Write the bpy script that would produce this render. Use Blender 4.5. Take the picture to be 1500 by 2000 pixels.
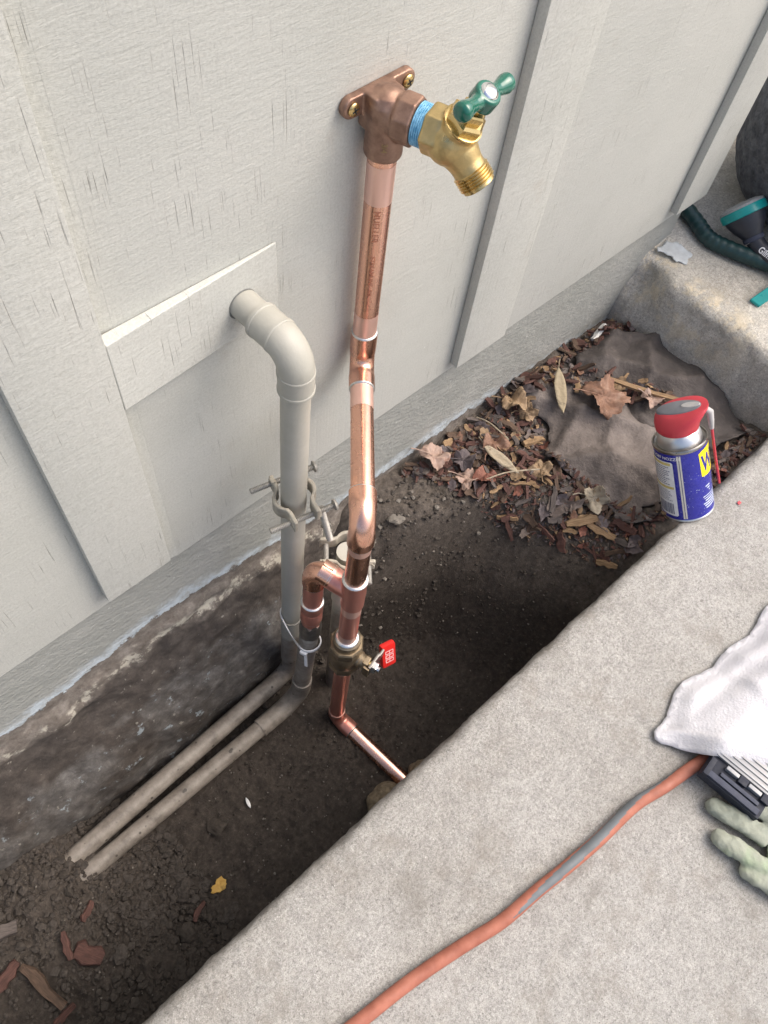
import bpy, bmesh, math, random
import numpy as np
from mathutils import Vector, Matrix, noise as mnoise
from mathutils.geometry import delaunay_2d_cdt

random.seed(7); np.random.seed(7)
for o in list(bpy.data.objects): bpy.data.objects.remove(o)
scene = bpy.context.scene
COL = scene.collection
R = math.radians
V = Vector

# ------------------------------------------------------------------ camera
right = V((0.736795, -0.670214, 0.089143))
fwd = V((0.389493, 0.312971, -0.866224))
upv = right.cross(fwd).normalized()
CAM = V((0.0, -0.385, 0.890))
cd = bpy.data.cameras.new('camera'); co = bpy.data.objects.new('camera', cd); COL.objects.link(co)
cd.sensor_fit = 'VERTICAL'; cd.sensor_height = 24.0; cd.lens = 24.0 * 0.80167
cd.clip_start = 0.01; cd.clip_end = 200
m = Matrix((right, upv, -fwd)).transposed().to_4x4(); m.translation = CAM
co.matrix_world = m
scene.camera = co

# ------------------------------------------------------------------ light
SUN_EL, SUN_AZ = 54.0, -38.0            # azimuth in the xy plane, measured from +x
w = bpy.data.worlds.new('World'); scene.world = w; w.use_nodes = True
nt = w.node_tree; bgn = nt.nodes['Background']
sky = nt.nodes.new('ShaderNodeTexSky'); sky.sky_type = 'NISHITA'; sky.sun_disc = False
sky.sun_elevation = R(SUN_EL); sky.sun_rotation = R(90 - SUN_AZ)
sky.air_density = 0.9; sky.dust_density = 5.8; sky.ozone_density = 0.5
nt.links.new(sky.outputs[0], bgn.inputs[0]); bgn.inputs[1].default_value = 0.15
ld = bpy.data.lights.new('sun', 'SUN'); ld.energy = 1.15; ld.angle = R(58); ld.color = (1.0, 0.975, 0.94)
lo = bpy.data.objects.new('sun', ld); COL.objects.link(lo)
sd = V((math.cos(R(SUN_EL)) * math.cos(R(SUN_AZ)), math.cos(R(SUN_EL)) * math.sin(R(SUN_AZ)), math.sin(R(SUN_EL))))
lo.rotation_euler = sd.to_track_quat('Z', 'Y').to_euler()
scene.view_settings.view_transform = 'Standard'; scene.view_settings.look = 'None'
scene.view_settings.exposure = 0.70; scene.view_settings.gamma = 1.0
scene.view_settings.use_curve_mapping = False

# ------------------------------------------------------------------ materials
class NT:
    """tiny helper round a material node tree"""
    def __init__(s, name):
        s.m = bpy.data.materials.new(name); s.m.use_nodes = True
        s.t = s.m.node_tree; s.b = s.t.nodes['Principled BSDF']
        s.co = None
    def n(s, typ, **k):
        x = s.t.nodes.new(typ)
        for a, v in k.items(): setattr(x, a, v)
        return x
    def l(s, a, b): s.t.links.new(a, b)
    def coord(s, scale=(1, 1, 1), rot=(0, 0, 0)):
        if s.co is None: s.co = s.n('ShaderNodeTexCoord')
        mp = s.n('ShaderNodeMapping'); mp.inputs['Scale'].default_value = scale; mp.inputs['Rotation'].default_value = rot
        s.l(s.co.outputs['Object'], mp.inputs['Vector']); return mp.outputs[0]
    def noise(s, scale, detail=4, rough=0.55, vec=None, dist=0.0):
        x = s.n('ShaderNodeTexNoise'); x.inputs['Scale'].default_value = scale; x.inputs['Detail'].default_value = detail
        x.inputs['Roughness'].default_value = rough; x.inputs['Distortion'].default_value = dist
        s.l(vec if vec is not None else s.coord(), x.inputs['Vector']); return x.outputs['Fac']
    def voro(s, scale, vec=None, feature='F1', out='Distance'):
        x = s.n('ShaderNodeTexVoronoi'); x.feature = feature; x.inputs['Scale'].default_value = scale
        s.l(vec if vec is not None else s.coord(), x.inputs['Vector']); return x.outputs[out]
    def ramp(s, fac, stops, interp='LINEAR'):
        x = s.n('ShaderNodeValToRGB'); x.color_ramp.interpolation = interp
        e = x.color_ramp.elements
        while len(e) < len(stops): e.new(0.5)
        for i, (p, c) in enumerate(stops):
            e[i].position = p
            e[i].color = (c, c, c, 1) if isinstance(c, (int, float)) else (*c, 1)
        s.l(fac, x.inputs[0]); return x.outputs[0]
    def mix(s, fac, a, b, mode='MIX'):
        x = s.n('ShaderNodeMix', data_type='RGBA', blend_type=mode)
        for i, v in ((0, fac), (6, a), (7, b)):
            if isinstance(v, (int, float)): x.inputs[i].default_value = v
            elif isinstance(v, tuple): x.inputs[i].default_value = (*v, 1)
            else: s.l(v, x.inputs[i])
        return x.outputs[2]
    def math(s, op, a, b=0.0, c=None):
        x = s.n('ShaderNodeMath', operation=op)
        for i, v in enumerate((a, b) + ((c,) if c is not None else ())):
            if isinstance(v, (int, float)): x.inputs[i].default_value = v
            else: s.l(v, x.inputs[i])
        return x.outputs[0]
    def attr(s, name):
        x = s.n('ShaderNodeAttribute'); x.attribute_name = name; return x.outputs['Fac']
    def col(s, c):
        if isinstance(c, tuple): s.b.inputs['Base Color'].default_value = (*c, 1)
        else: s.l(c, s.b.inputs['Base Color'])
    def rough(s, r):
        if isinstance(r, (int, float)): s.b.inputs['Roughness'].default_value = r
        else: s.l(r, s.b.inputs['Roughness'])
    def bump(s, h, strength=0.3, dist=0.001, prev=None):
        x = s.n('ShaderNodeBump'); x.inputs['Strength'].default_value = strength; x.inputs['Distance'].default_value = dist
        s.l(h, x.inputs['Height'])
        if prev is not None: s.l(prev, x.inputs['Normal'])
        s.l(x.outputs[0], s.b.inputs['Normal']); return x.outputs[0]
    def set(s, **k):
        for a, v in k.items(): s.b.inputs[a].default_value = v

MAT = {}
def simple(name, c, rough=0.5, metal=0.0, var=0.15, nscale=120, bump=0.0, bscale=600, bdist=0.0006, c2=None, **extra):
    t = NT(name); t.set(Metallic=metal)
    lo_ = tuple(x * (1 - var) for x in c); hi = c2 or tuple(min(1, x * (1 + var)) for x in c)
    f = t.noise(nscale, 5, 0.6)
    t.col(t.ramp(f, [(0.3, lo_), (0.7, hi)]))
    t.rough(t.ramp(t.noise(nscale * 1.7, 3), [(0.3, max(0.02, rough * 0.8)), (0.7, min(1, rough * 1.2))]))
    if bump: t.bump(t.noise(bscale, 4, 0.6), bump, bdist)
    for a, v in extra.items(): t.b.inputs[a.replace('_', ' ')].default_value = v
    MAT[name] = t.m; return t.m

def mat_siding(name, horizontal=False):
    t = NT(name)
    # x along the wall, z up; rough-sawn plywood under old paint
    rot = (0, R(90), 0) if horizontal else (0, 0, 0)
    grain = t.noise(1, 4, 0.6, t.coord((260, 30, 9), rot))
    saw = t.noise(1, 5, 0.7, t.coord((45, 30, 260), (0, R(22) + rot[1], 0)), 0.4)
    fine = t.noise(520, 4, 0.7)
    big = t.noise(5, 4, 0.6)
    crack_n = t.noise(1, 2, 0.5, t.coord((900, 20, 19), rot))
    crack_m = t.noise(1, 2, 0.5, t.coord((16, 10, 5), rot))
    crk = t.math('ADD', crack_n, t.math('MULTIPLY', t.math('SUBTRACT', crack_m, 0.5), 0.30))
    crack = t.ramp(crk, [(0.675, 0.0), (0.76, 1.0)])
    base = t.ramp(big, [(0.28, (0.445, 0.458, 0.415)), (0.5, (0.520, 0.532, 0.488)), (0.75, (0.575, 0.580, 0.535))])
    base = t.mix(0.34, base, t.ramp(fine, [(0.3, (0.33, 0.325, 0.295)), (0.6, (0.67, 0.67, 0.635))]))
    base = t.mix(0.09, base, t.ramp(saw, [(0.3, (0.36, 0.355, 0.32)), (0.62, (0.66, 0.66, 0.62))]))
    base = t.mix(t.ramp(t.noise(24, 3, 0.5), [(0.66, 0.0), (0.78, 0.30)]), base, (0.42, 0.37, 0.31))   # rusty dirt patches
    base = t.mix(t.ramp(t.noise(190, 2, 0.5), [(0.76, 0.0), (0.80, 0.7)]), base, (0.80, 0.80, 0.78))   # paint flecks
    base = t.mix(t.math('MULTIPLY', t.math('MULTIPLY', crack, 0.75), t.ramp(t.noise(31, 3, 0.6), [(0.35, 0.25), (0.62, 1.0)])), base, (0.15, 0.14, 0.12))
    t.col(base); t.rough(0.62)
    b1 = t.bump(t.math('ADD', t.math('MULTIPLY', saw, 0.9), t.math('MULTIPLY', grain, 0.5)), 0.45, 0.0013)
    b2 = t.bump(fine, 0.25, 0.0008, b1)
    t.bump(t.math('SUBTRACT', 1.0, crack), 0.6, 0.001, b2)
    MAT[name] = t.m
mat_siding('siding'); mat_siding('siding_h', True)

def mat_foundation():
    t = NT('foundation_paint')
    p = t.attr('paint')                       # metres above the ragged lower edge of the paint
    ragged = t.math('ADD', p, t.math('MULTIPLY', t.math('SUBTRACT', t.noise(42, 6, 0.72), 0.5), 0.050))
    painted = t.ramp(t.math('MULTIPLY_ADD', ragged, 10.0, 0.5), [(0.495, 0.0), (0.51, 1.0)])
    bare_white = t.ramp(t.math('MULTIPLY_ADD', ragged, 10.0, 0.5), [(0.58, 1.0), (0.74, 0.0)])
    stucco = t.noise(330, 5, 0.7); mid = t.noise(1, 4, 0.6, t.coord((110, 110, 210), (0, R(20), 0)))
    lumps = t.noise(95, 6, 0.7)
    paint = t.ramp(t.noise(9, 4, 0.6), [(0.3, (0.31, 0.32, 0.295)), (0.7, (0.385, 0.39, 0.365))])
    paint = t.mix(t.ramp(t.noise(160, 2), [(0.70, 0.0), (0.75, 0.8)]), paint, (0.58, 0.59, 0.57))
    paint = t.mix(t.math('MULTIPLY', bare_white, t.ramp(t.noise(60, 5, 0.7), [(0.36, 0.25), (0.55, 1.0)])), paint, (0.56, 0.63, 0.67))
    q = t.math('ADD', p, t.math('MULTIPLY', t.math('SUBTRACT', t.noise(11, 5, 0.65), 0.5), 0.10))      # wandering distance below the paint
    qq = t.math('MULTIPLY_ADD', q, -5.0, 0.0)                                                       # 0 at the paint, 1 at 20 cm below
    nz_ = t.noise(58, 7, 0.72)
    slop = t.ramp(nz_, [(0.30, (0.095, 0.080, 0.066)), (0.50, (0.19, 0.165, 0.140)), (0.70, (0.33, 0.30, 0.265))])
    dark = t.ramp(nz_, [(0.30, (0.040, 0.033, 0.028)), (0.52, (0.075, 0.063, 0.054)), (0.72, (0.13, 0.112, 0.096))])
    grey = t.ramp(nz_, [(0.30, (0.070, 0.066, 0.062)), (0.52, (0.145, 0.138, 0.130)), (0.72, (0.25, 0.245, 0.235))])
    earth = t.mix(t.ramp(qq, [(0.20, 0.0), (0.27, 1.0)]), slop, dark)
    earth = t.mix(t.math('MULTIPLY', t.ramp(qq, [(0.55, 0.0), (0.68, 1.0), (1.0, 0.7)]), t.ramp(t.noise(15, 5, 0.6), [(0.40, 0.0), (0.56, 0.95)])), earth, grey)
    line = t.ramp(qq, [(0.13, 0.0), (0.17, 1.0), (0.21, 1.0), (0.235, 0.0)])
    earth = t.mix(t.math('MULTIPLY', line, t.ramp(t.noise(30, 6, 0.75), [(0.47, 0.0), (0.53, 1.0)])), earth, (0.50, 0.47, 0.39))
    earth = t.mix(t.ramp(t.noise(120, 3), [(0.68, 0.0), (0.72, 0.6)]), earth, (0.36, 0.34, 0.29))
    earth = t.mix(t.math('MULTIPLY', t.ramp(qq, [(0.5, 0.0), (0.7, 1.0)]), t.ramp(t.noise(46, 4, 0.7), [(0.62, 0.0), (0.68, 0.8)])), earth, (0.36, 0.42, 0.45))
    t.col(t.mix(painted, earth, paint)); t.rough(0.8)
    hh = t.mix(painted, lumps, mid); b = t.bump(t.math('ADD', hh, t.math('MULTIPLY', stucco, 0.5)), 0.8, 0.0030)
    t.bump(painted, 0.7, 0.0015, b)
    MAT['foundation'] = t.m
mat_foundation()

def mat_concrete(name, tint=(1, 1, 1), dirt=0.0, edge_attr=True, yellow=False):
    t = NT(name)
    sand = t.noise(820, 3, 0.8); sand2 = t.noise(300, 4, 0.75); mott = t.noise(75, 5, 0.7); vor = t.voro(260)
    big = t.noise(4.5, 6, 0.65); blot = t.noise(15, 6, 0.7)
    c = t.ramp(sand, [(0.32, (0.17, 0.163, 0.15)), (0.47, (0.36, 0.35, 0.33)), (0.64, (0.56, 0.55, 0.53))])
    c = t.mix(0.45, c, t.ramp(sand2, [(0.34, (0.20, 0.193, 0.18)), (0.48, (0.38, 0.372, 0.355)), (0.64, (0.52, 0.512, 0.495))]))
    c = t.mix(1.0, c, t.ramp(mott, [(0.32, 0.80), (0.62, 1.06)]), 'MULTIPLY')
    c = t.mix(1.0, c, t.ramp(big, [(0.32, (0.80, 0.78, 0.755)), (0.5, (0.98, 0.975, 0.965)), (0.68, (1.10, 1.10, 1.10))]), 'MULTIPLY')
    vcol = t.voro(260, out='Color')
    c = t.mix(t.math('MULTIPLY', t.ramp(vor, [(0.12, 1.0), (0.22, 0.0)]), t.ramp(vcol, [(0.30, 0.75), (0.36, 0.0)])), c, (0.13, 0.125, 0.115))
    c = t.mix(t.math('MULTIPLY', t.ramp(vor, [(0.12, 1.0), (0.20, 0.0)]), t.ramp(vcol, [(0.72, 0.0), (0.76, 0.7)])), c, (0.66, 0.65, 0.63))
    c = t.mix(t.ramp(blot, [(0.53, 0.0), (0.68, 0.50)]), c, (0.235, 0.21, 0.175))
    c = t.mix(t.ramp(t.noise(9, 5, 0.7, t.coord((1, 1.4, 1), (0, 0, 0.6))), [(0.58, 0.0), (0.66, 0.38)]), c, (0.20, 0.185, 0.16))
    c = t.mix(t.ramp(t.noise(48, 3, 0.55), [(0.70, 0.0), (0.74, 0.65)]), c, (0.12, 0.11, 0.10))
    if yellow:
        c = t.mix(t.math('MULTIPLY', t.attr('worn'), t.ramp(t.noise(26, 5, 0.7), [(0.48, 0.0), (0.58, 0.7)])), c, (0.55, 0.47, 0.33))
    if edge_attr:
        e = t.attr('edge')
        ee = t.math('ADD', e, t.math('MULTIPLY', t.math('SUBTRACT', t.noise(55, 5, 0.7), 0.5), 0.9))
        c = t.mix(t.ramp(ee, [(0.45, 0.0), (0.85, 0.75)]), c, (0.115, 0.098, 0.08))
    c = t.mix(1.0, c, tint, 'MULTIPLY')
    t.col(c); t.rough(0.85)
    b = t.bump(t.math('ADD', sand, t.math('MULTIPLY', vor, -0.6)), 0.7, 0.0016)
    t.bump(t.math('ADD', sand2, mott), 0.4, 0.0016, b)
    MAT[name] = t.m
mat_concrete('concrete', (0.94, 0.945, 0.94)); mat_concrete('concrete_step', (1.36, 1.34, 1.27), yellow=True)

def mat_soil():
    t = NT('soil')
    d = t.attr('dry')
    f = t.noise(150, 7, 0.72); g_ = t.noise(22, 5, 0.6)
    wet = t.ramp(f, [(0.3, (0.026, 0.0205, 0.0165)), (0.55, (0.056, 0.0455, 0.0370)), (0.75, (0.110, 0.092, 0.075))])
    dry = t.ramp(f, [(0.3, (0.055, 0.045, 0.037)), (0.55, (0.105, 0.088, 0.073)), (0.75, (0.18, 0.157, 0.134))])
    k = t.math('ADD', d, t.math('MULTIPLY', t.math('SUBTRACT', g_, 0.5), 1.1))
    c = t.mix(t.ramp(k, [(0.3, 0.0), (0.7, 1.0)]), wet, dry)
    c = t.mix(t.ramp(t.noise(330, 2), [(0.76, 0.0), (0.80, 0.7)]), c, (0.24, 0.22, 0.19))
    t.col(c); t.rough(0.9)
    b = t.bump(f, 0.8, 0.003); t.bump(t.noise(600, 4, 0.7), 0.5, 0.001, b)
    MAT['soil'] = t.m
mat_soil()

def mat_copper(name, c, rough, streak=0.25, dark=(0.32, 0.12, 0.075), metal=1.0):
    t = NT(name); t.set(Metallic=metal)
    f = t.noise(1, 4, 0.6, t.coord((60, 60, 9)))
    col = t.mix(t.ramp(f, [(0.38, 0.0), (0.72, streak)]), c, dark)
    col = t.mix(t.ramp(t.noise(60, 5, 0.65), [(0.55, 0.0), (0.8, 0.35)]), col, tuple(min(1, x * 1.12) for x in c))
    t.col(col)
    t.rough(t.ramp(t.noise(1, 5, 0.6, t.coord((150, 150, 60))), [(0.3, rough * 0.85), (0.7, rough * 1.2)]))
    MAT[name] = t.m
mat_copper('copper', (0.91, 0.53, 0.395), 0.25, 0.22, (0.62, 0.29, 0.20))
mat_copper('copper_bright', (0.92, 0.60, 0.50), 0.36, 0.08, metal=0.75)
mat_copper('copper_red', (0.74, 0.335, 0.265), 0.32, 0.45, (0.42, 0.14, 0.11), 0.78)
simple('solder', (0.72, 0.71, 0.69), 0.32, 1.0, 0.12, 300, 0.3, 700, 0.0005)
simple('bronze', (0.30, 0.18, 0.135), 0.47, 0.75, 0.25, 90, 0.25, 900, 0.0004, c2=(0.42, 0.27, 0.20))
simple('bronze_edge', (0.34, 0.25, 0.14), 0.4, 0.9, 0.2, 200, 0.1)
simple('brass', (0.66, 0.49, 0.22), 0.27, 1.0, 0.10, 90, 0.06, 900, 0.0003)
simple('brass_cast', (0.58, 0.44, 0.21), 0.42, 0.95, 0.14, 130, 0.35, 1100, 0.0005)
simple('valve_bronze', (0.27, 0.215, 0.145), 0.45, 0.85, 0.2, 130, 0.2, 900, 0.0004)
simple('steel', (0.62, 0.63, 0.64), 0.28, 1.0, 0.1, 150, 0.1)
simple('steel_dark', (0.25, 0.24, 0.225), 0.4, 0.9, 0.2, 150, 0.1)
simple('teflon_blue', (0.10, 0.40, 0.68), 0.45, 0, 0.25, 260, 0.4, 500, 0.0006, c2=(0.30, 0.60, 0.82))
simple('green_handle', (0.010, 0.125, 0.085), 0.16, 0, 0.08, 60, Coat_Weight=0.6, Coat_Roughness=0.08)
simple('chrome', (0.86, 0.86, 0.87), 0.10, 1.0, 0.05, 60)
simple('red_grip', (0.60, 0.022, 0.018), 0.33, 0, 0.10, 120, 0.1, 500)
simple('white_print', (0.80, 0.80, 0.80), 0.5, 0, 0.05)
simple('dark_ink', (0.62, 0.29, 0.20), 0.5, 0.9, 0.1)
simple('zip_tie', (0.72, 0.73, 0.74), 0.35, 0, 0.08, 200)
simple('dirt_concrete', (0.20, 0.16, 0.105), 0.9, 0, 0.5, 130, 0.9, 260, 0.003)
simple('gap_dark', (0.022, 0.020, 0.018), 0.9)
simple('caulk', (0.20, 0.205, 0.195), 0.9, 0, 0.08, 60, 0.5, 400, 0.0008, Specular_IOR_Level=0.1)
simple('paint_spill', (0.50, 0.53, 0.54), 0.6, 0, 0.18, 60, 0.4, 300, 0.001)
simple('paint_chip', (0.60, 0.60, 0.57), 0.7, 0, 0.2, 300)

def mat_pvc():
    t = NT('painted_pipe')
    z = t.attr('soiled')
    c = t.ramp(t.noise(26, 4, 0.6), [(0.3, (0.37, 0.36, 0.31)), (0.7, (0.44, 0.43, 0.38))])
    dirt = t.ramp(t.noise(55, 6, 0.7), [(0.3, (0.12, 0.105, 0.088)), (0.5, (0.225, 0.200, 0.172)), (0.72, (0.32, 0.292, 0.255))])
    k = t.math('ADD', z, t.math('MULTIPLY', t.math('SUBTRACT', t.noise(34, 5, 0.7), 0.5), 0.9))
    c = t.mix(t.ramp(k, [(0.4, 0.0), (0.62, 1.0)]), c, dirt)
    spots = t.math('MULTIPLY', t.ramp(t.math('ADD', t.voro(75), t.math('MULTIPLY', t.noise(40, 3), 0.5)), [(0.32, 1.0), (0.40, 0.0)]), t.ramp(k, [(0.5, 0.0), (0.8, 0.85)]))
    c = t.mix(spots, c, (0.035, 0.03, 0.025))
    t.col(c); t.rough(0.5)
    t.bump(t.noise(320, 5, 0.65), 0.25, 0.0009)
    MAT['pvc'] = t.m
mat_pvc()
simple('clamp_paint', (0.36, 0.335, 0.275), 0.55, 0, 0.22, 90, 0.4, 400, 0.001)
simple('bolt_grey', (0.33, 0.32, 0.29), 0.5, 0.4, 0.2, 200, 0.2)

# spray can
simple('can_blue', (0.030, 0.032, 0.30), 0.28, 0.15, 0.12, 70)
simple('can_white', (0.80, 0.80, 0.79), 0.4, 0, 0.1, 200, c2=(0.86, 0.86, 0.85))
simple('can_yellow', (0.92, 0.72, 0.012), 0.35, 0, 0.04)
simple('can_ochre', (0.62, 0.52, 0.18), 0.5, 0, 0.25, 400)
simple('can_silver', (0.66, 0.67, 0.68), 0.38, 1.0, 0.05, 40)
simple('can_rim', (0.36, 0.34, 0.31), 0.33, 1.0, 0.25, 90)
simple('can_text', (0.09, 0.10, 0.17), 0.6, 0, 0.2, 500)
simple('can_text_light', (0.62, 0.70, 0.82), 0.5, 0, 0.1)
simple('cap_red', (0.52, 0.045, 0.062), 0.45, 0, 0.08, 60, 0.1, 600, 0.0003)
simple('cap_grey', (0.17, 0.175, 0.19), 0.5, 0, 0.1, 100)
simple('cap_grey_light', (0.42, 0.41, 0.40), 0.5, 0, 0.1, 100)

# soft goods, tools, litter
def mat_towel():
    t = NT('towel')
    f = t.noise(700, 3, 0.7); v = t.voro(330)
    t.col(t.ramp(t.noise(40, 4), [(0.3, (0.60, 0.60, 0.635)), (0.7, (0.69, 0.69, 0.715))])); t.rough(0.95)
    t.b.inputs['Sheen Weight'].default_value = 0.15; t.b.inputs['Specular IOR Level'].default_value = 0.1
    b = t.bump(f, 0.6, 0.0012); t.bump(v, 0.35, 0.0012, b)
    MAT['towel'] = t.m
mat_towel()
simple('cord_orange', (0.325, 0.105, 0.066), 0.65, 0, 0.18, 60, 0.2, 500, 0.0005, c2=(0.40, 0.150, 0.100))
simple('cord_grey', (0.125, 0.14, 0.15), 0.6, 0, 0.18, 45, 0.15, 500, 0.0005)
def mat_glove():
    t = NT('glove')
    c = t.ramp(t.noise(17, 4, 0.55), [(0.32, (0.245, 0.27, 0.225)), (0.5, (0.31, 0.33, 0.27)), (0.68, (0.27, 0.36, 0.22))])
    c = t.mix(t.ramp(t.noise(90, 5, 0.7), [(0.6, 0), (0.75, 0.35)]), c, (0.12, 0.14, 0.11))
    t.col(c); t.rough(0.85); b = t.bump(t.noise(700, 4, 0.7), 0.5, 0.0008); t.bump(t.noise(110, 3), 0.4, 0.003, b)
    MAT['glove'] = t.m
mat_glove()
simple('case_black', (0.022, 0.026, 0.040), 0.5, 0, 0.15, 100, 0.1, 700, Specular_IOR_Level=0.2)
simple('case_mid', (0.048, 0.055, 0.082), 0.5, 0, 0.1, 100, Specular_IOR_Level=0.2)
simple('case_clear', (0.24, 0.25, 0.27), 0.22, 0, 0.08, 80)
simple('hose_green', (0.012, 0.042, 0.042), 0.38, 0, 0.25, 120, 0.3, 900, 0.0006)
simple('teal', (0.006, 0.27, 0.26), 0.33, 0, 0.1, 60)
simple('nozzle_dark', (0.022, 0.025, 0.035), 0.45, 0, 0.15, 100)
simple('nozzle_face', (0.28, 0.29, 0.29), 0.4, 0, 0.15, 300)
simple('pot_grey', (0.070, 0.077, 0.090), 0.8, 0, 0.35, 70, 1.0, 110, 0.010, c2=(0.15, 0.16, 0.18))
simple('pot_black', (0.012, 0.012, 0.014), 0.3, 0, 0.2)
def mat_fabric(name, a, b_, c_):
    t = NT(name)
    c = t.ramp(t.noise(14, 7, 0.68), [(0.30, a), (0.5, b_), (0.72, c_)])
    c = t.mix(t.ramp(t.noise(80, 5, 0.7), [(0.58, 0), (0.78, 0.45)]), c, (0.20, 0.16, 0.135))
    t.col(c); t.rough(0.85); b1 = t.bump(t.noise(900, 3), 0.3, 0.0006); t.bump(t.noise(60, 5, 0.65), 0.9, 0.005, b1)
    MAT[name] = t.m
mat_fabric('fabric_dark', (0.044, 0.038, 0.036), (0.074, 0.064, 0.060), (0.125, 0.110, 0.102))
mat_fabric('fabric_dry', (0.075, 0.063, 0.057), (0.135, 0.115, 0.104), (0.21, 0.182, 0.165))
def wood(name, a, b_):
    t = NT(name)
    c = t.ramp(t.noise(1, 5, 0.65, t.coord((60, 500, 500))), [(0.3, a), (0.7, b_)])
    t.col(c); t.rough(0.85); t.bump(t.noise(1, 4, 0.7, t.coord((60, 600, 600))), 0.7, 0.0012); MAT[name] = t.m
wood('chip_red', (0.048, 0.023, 0.019), (0.130, 0.062, 0.048))
wood('chip_brown', (0.05, 0.032, 0.022), (0.135, 0.088, 0.060))
wood('chip_tan', (0.17, 0.105, 0.052), (0.38, 0.255, 0.145))
wood('chip_grey', (0.06, 0.05, 0.045), (0.15, 0.125, 0.112))
def leafm(name, a, b_, c_=None):
    t = NT(name); c_ = c_ or a
    c = t.ramp(t.noise(70, 5, 0.65), [(0.3, a), (0.55, b_), (0.75, c_)])
    t.col(c); t.rough(0.7); b1 = t.bump(t.noise(180, 5, 0.65), 0.6, 0.0016)
    t.b.inputs['Transmission Weight'].default_value = 0.0
    MAT[name] = t.m
leafm('leaf_brown', (0.13, 0.066, 0.040), (0.225, 0.125, 0.082), (0.32, 0.215, 0.16))
leafm('leaf_tan', (0.20, 0.130, 0.070), (0.30, 0.21, 0.125), (0.10, 0.06, 0.035))
leafm('leaf_pale', (0.30, 0.20, 0.15), (0.38, 0.275, 0.225), (0.20, 0.09, 0.055))
leafm('leaf_cream', (0.34, 0.275, 0.19), (0.42, 0.36, 0.265), (0.12, 0.085, 0.055))
leafm('leaf_olive', (0.21, 0.17, 0.105), (0.30, 0.25, 0.165), (0.09, 0.07, 0.045))
leafm('leaf_purple', (0.06, 0.048, 0.052), (0.12, 0.098, 0.10))
leafm('leaf_red', (0.11, 0.040, 0.028), (0.21, 0.082, 0.055), (0.26, 0.13, 0.09))
leafm('leaf_dull', (0.075, 0.055, 0.045), (0.135, 0.105, 0.088), (0.20, 0.165, 0.14))
leafm('leaf_yellow', (0.46, 0.255, 0.05), (0.56, 0.36, 0.09), (0.16, 0.09, 0.03))

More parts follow.
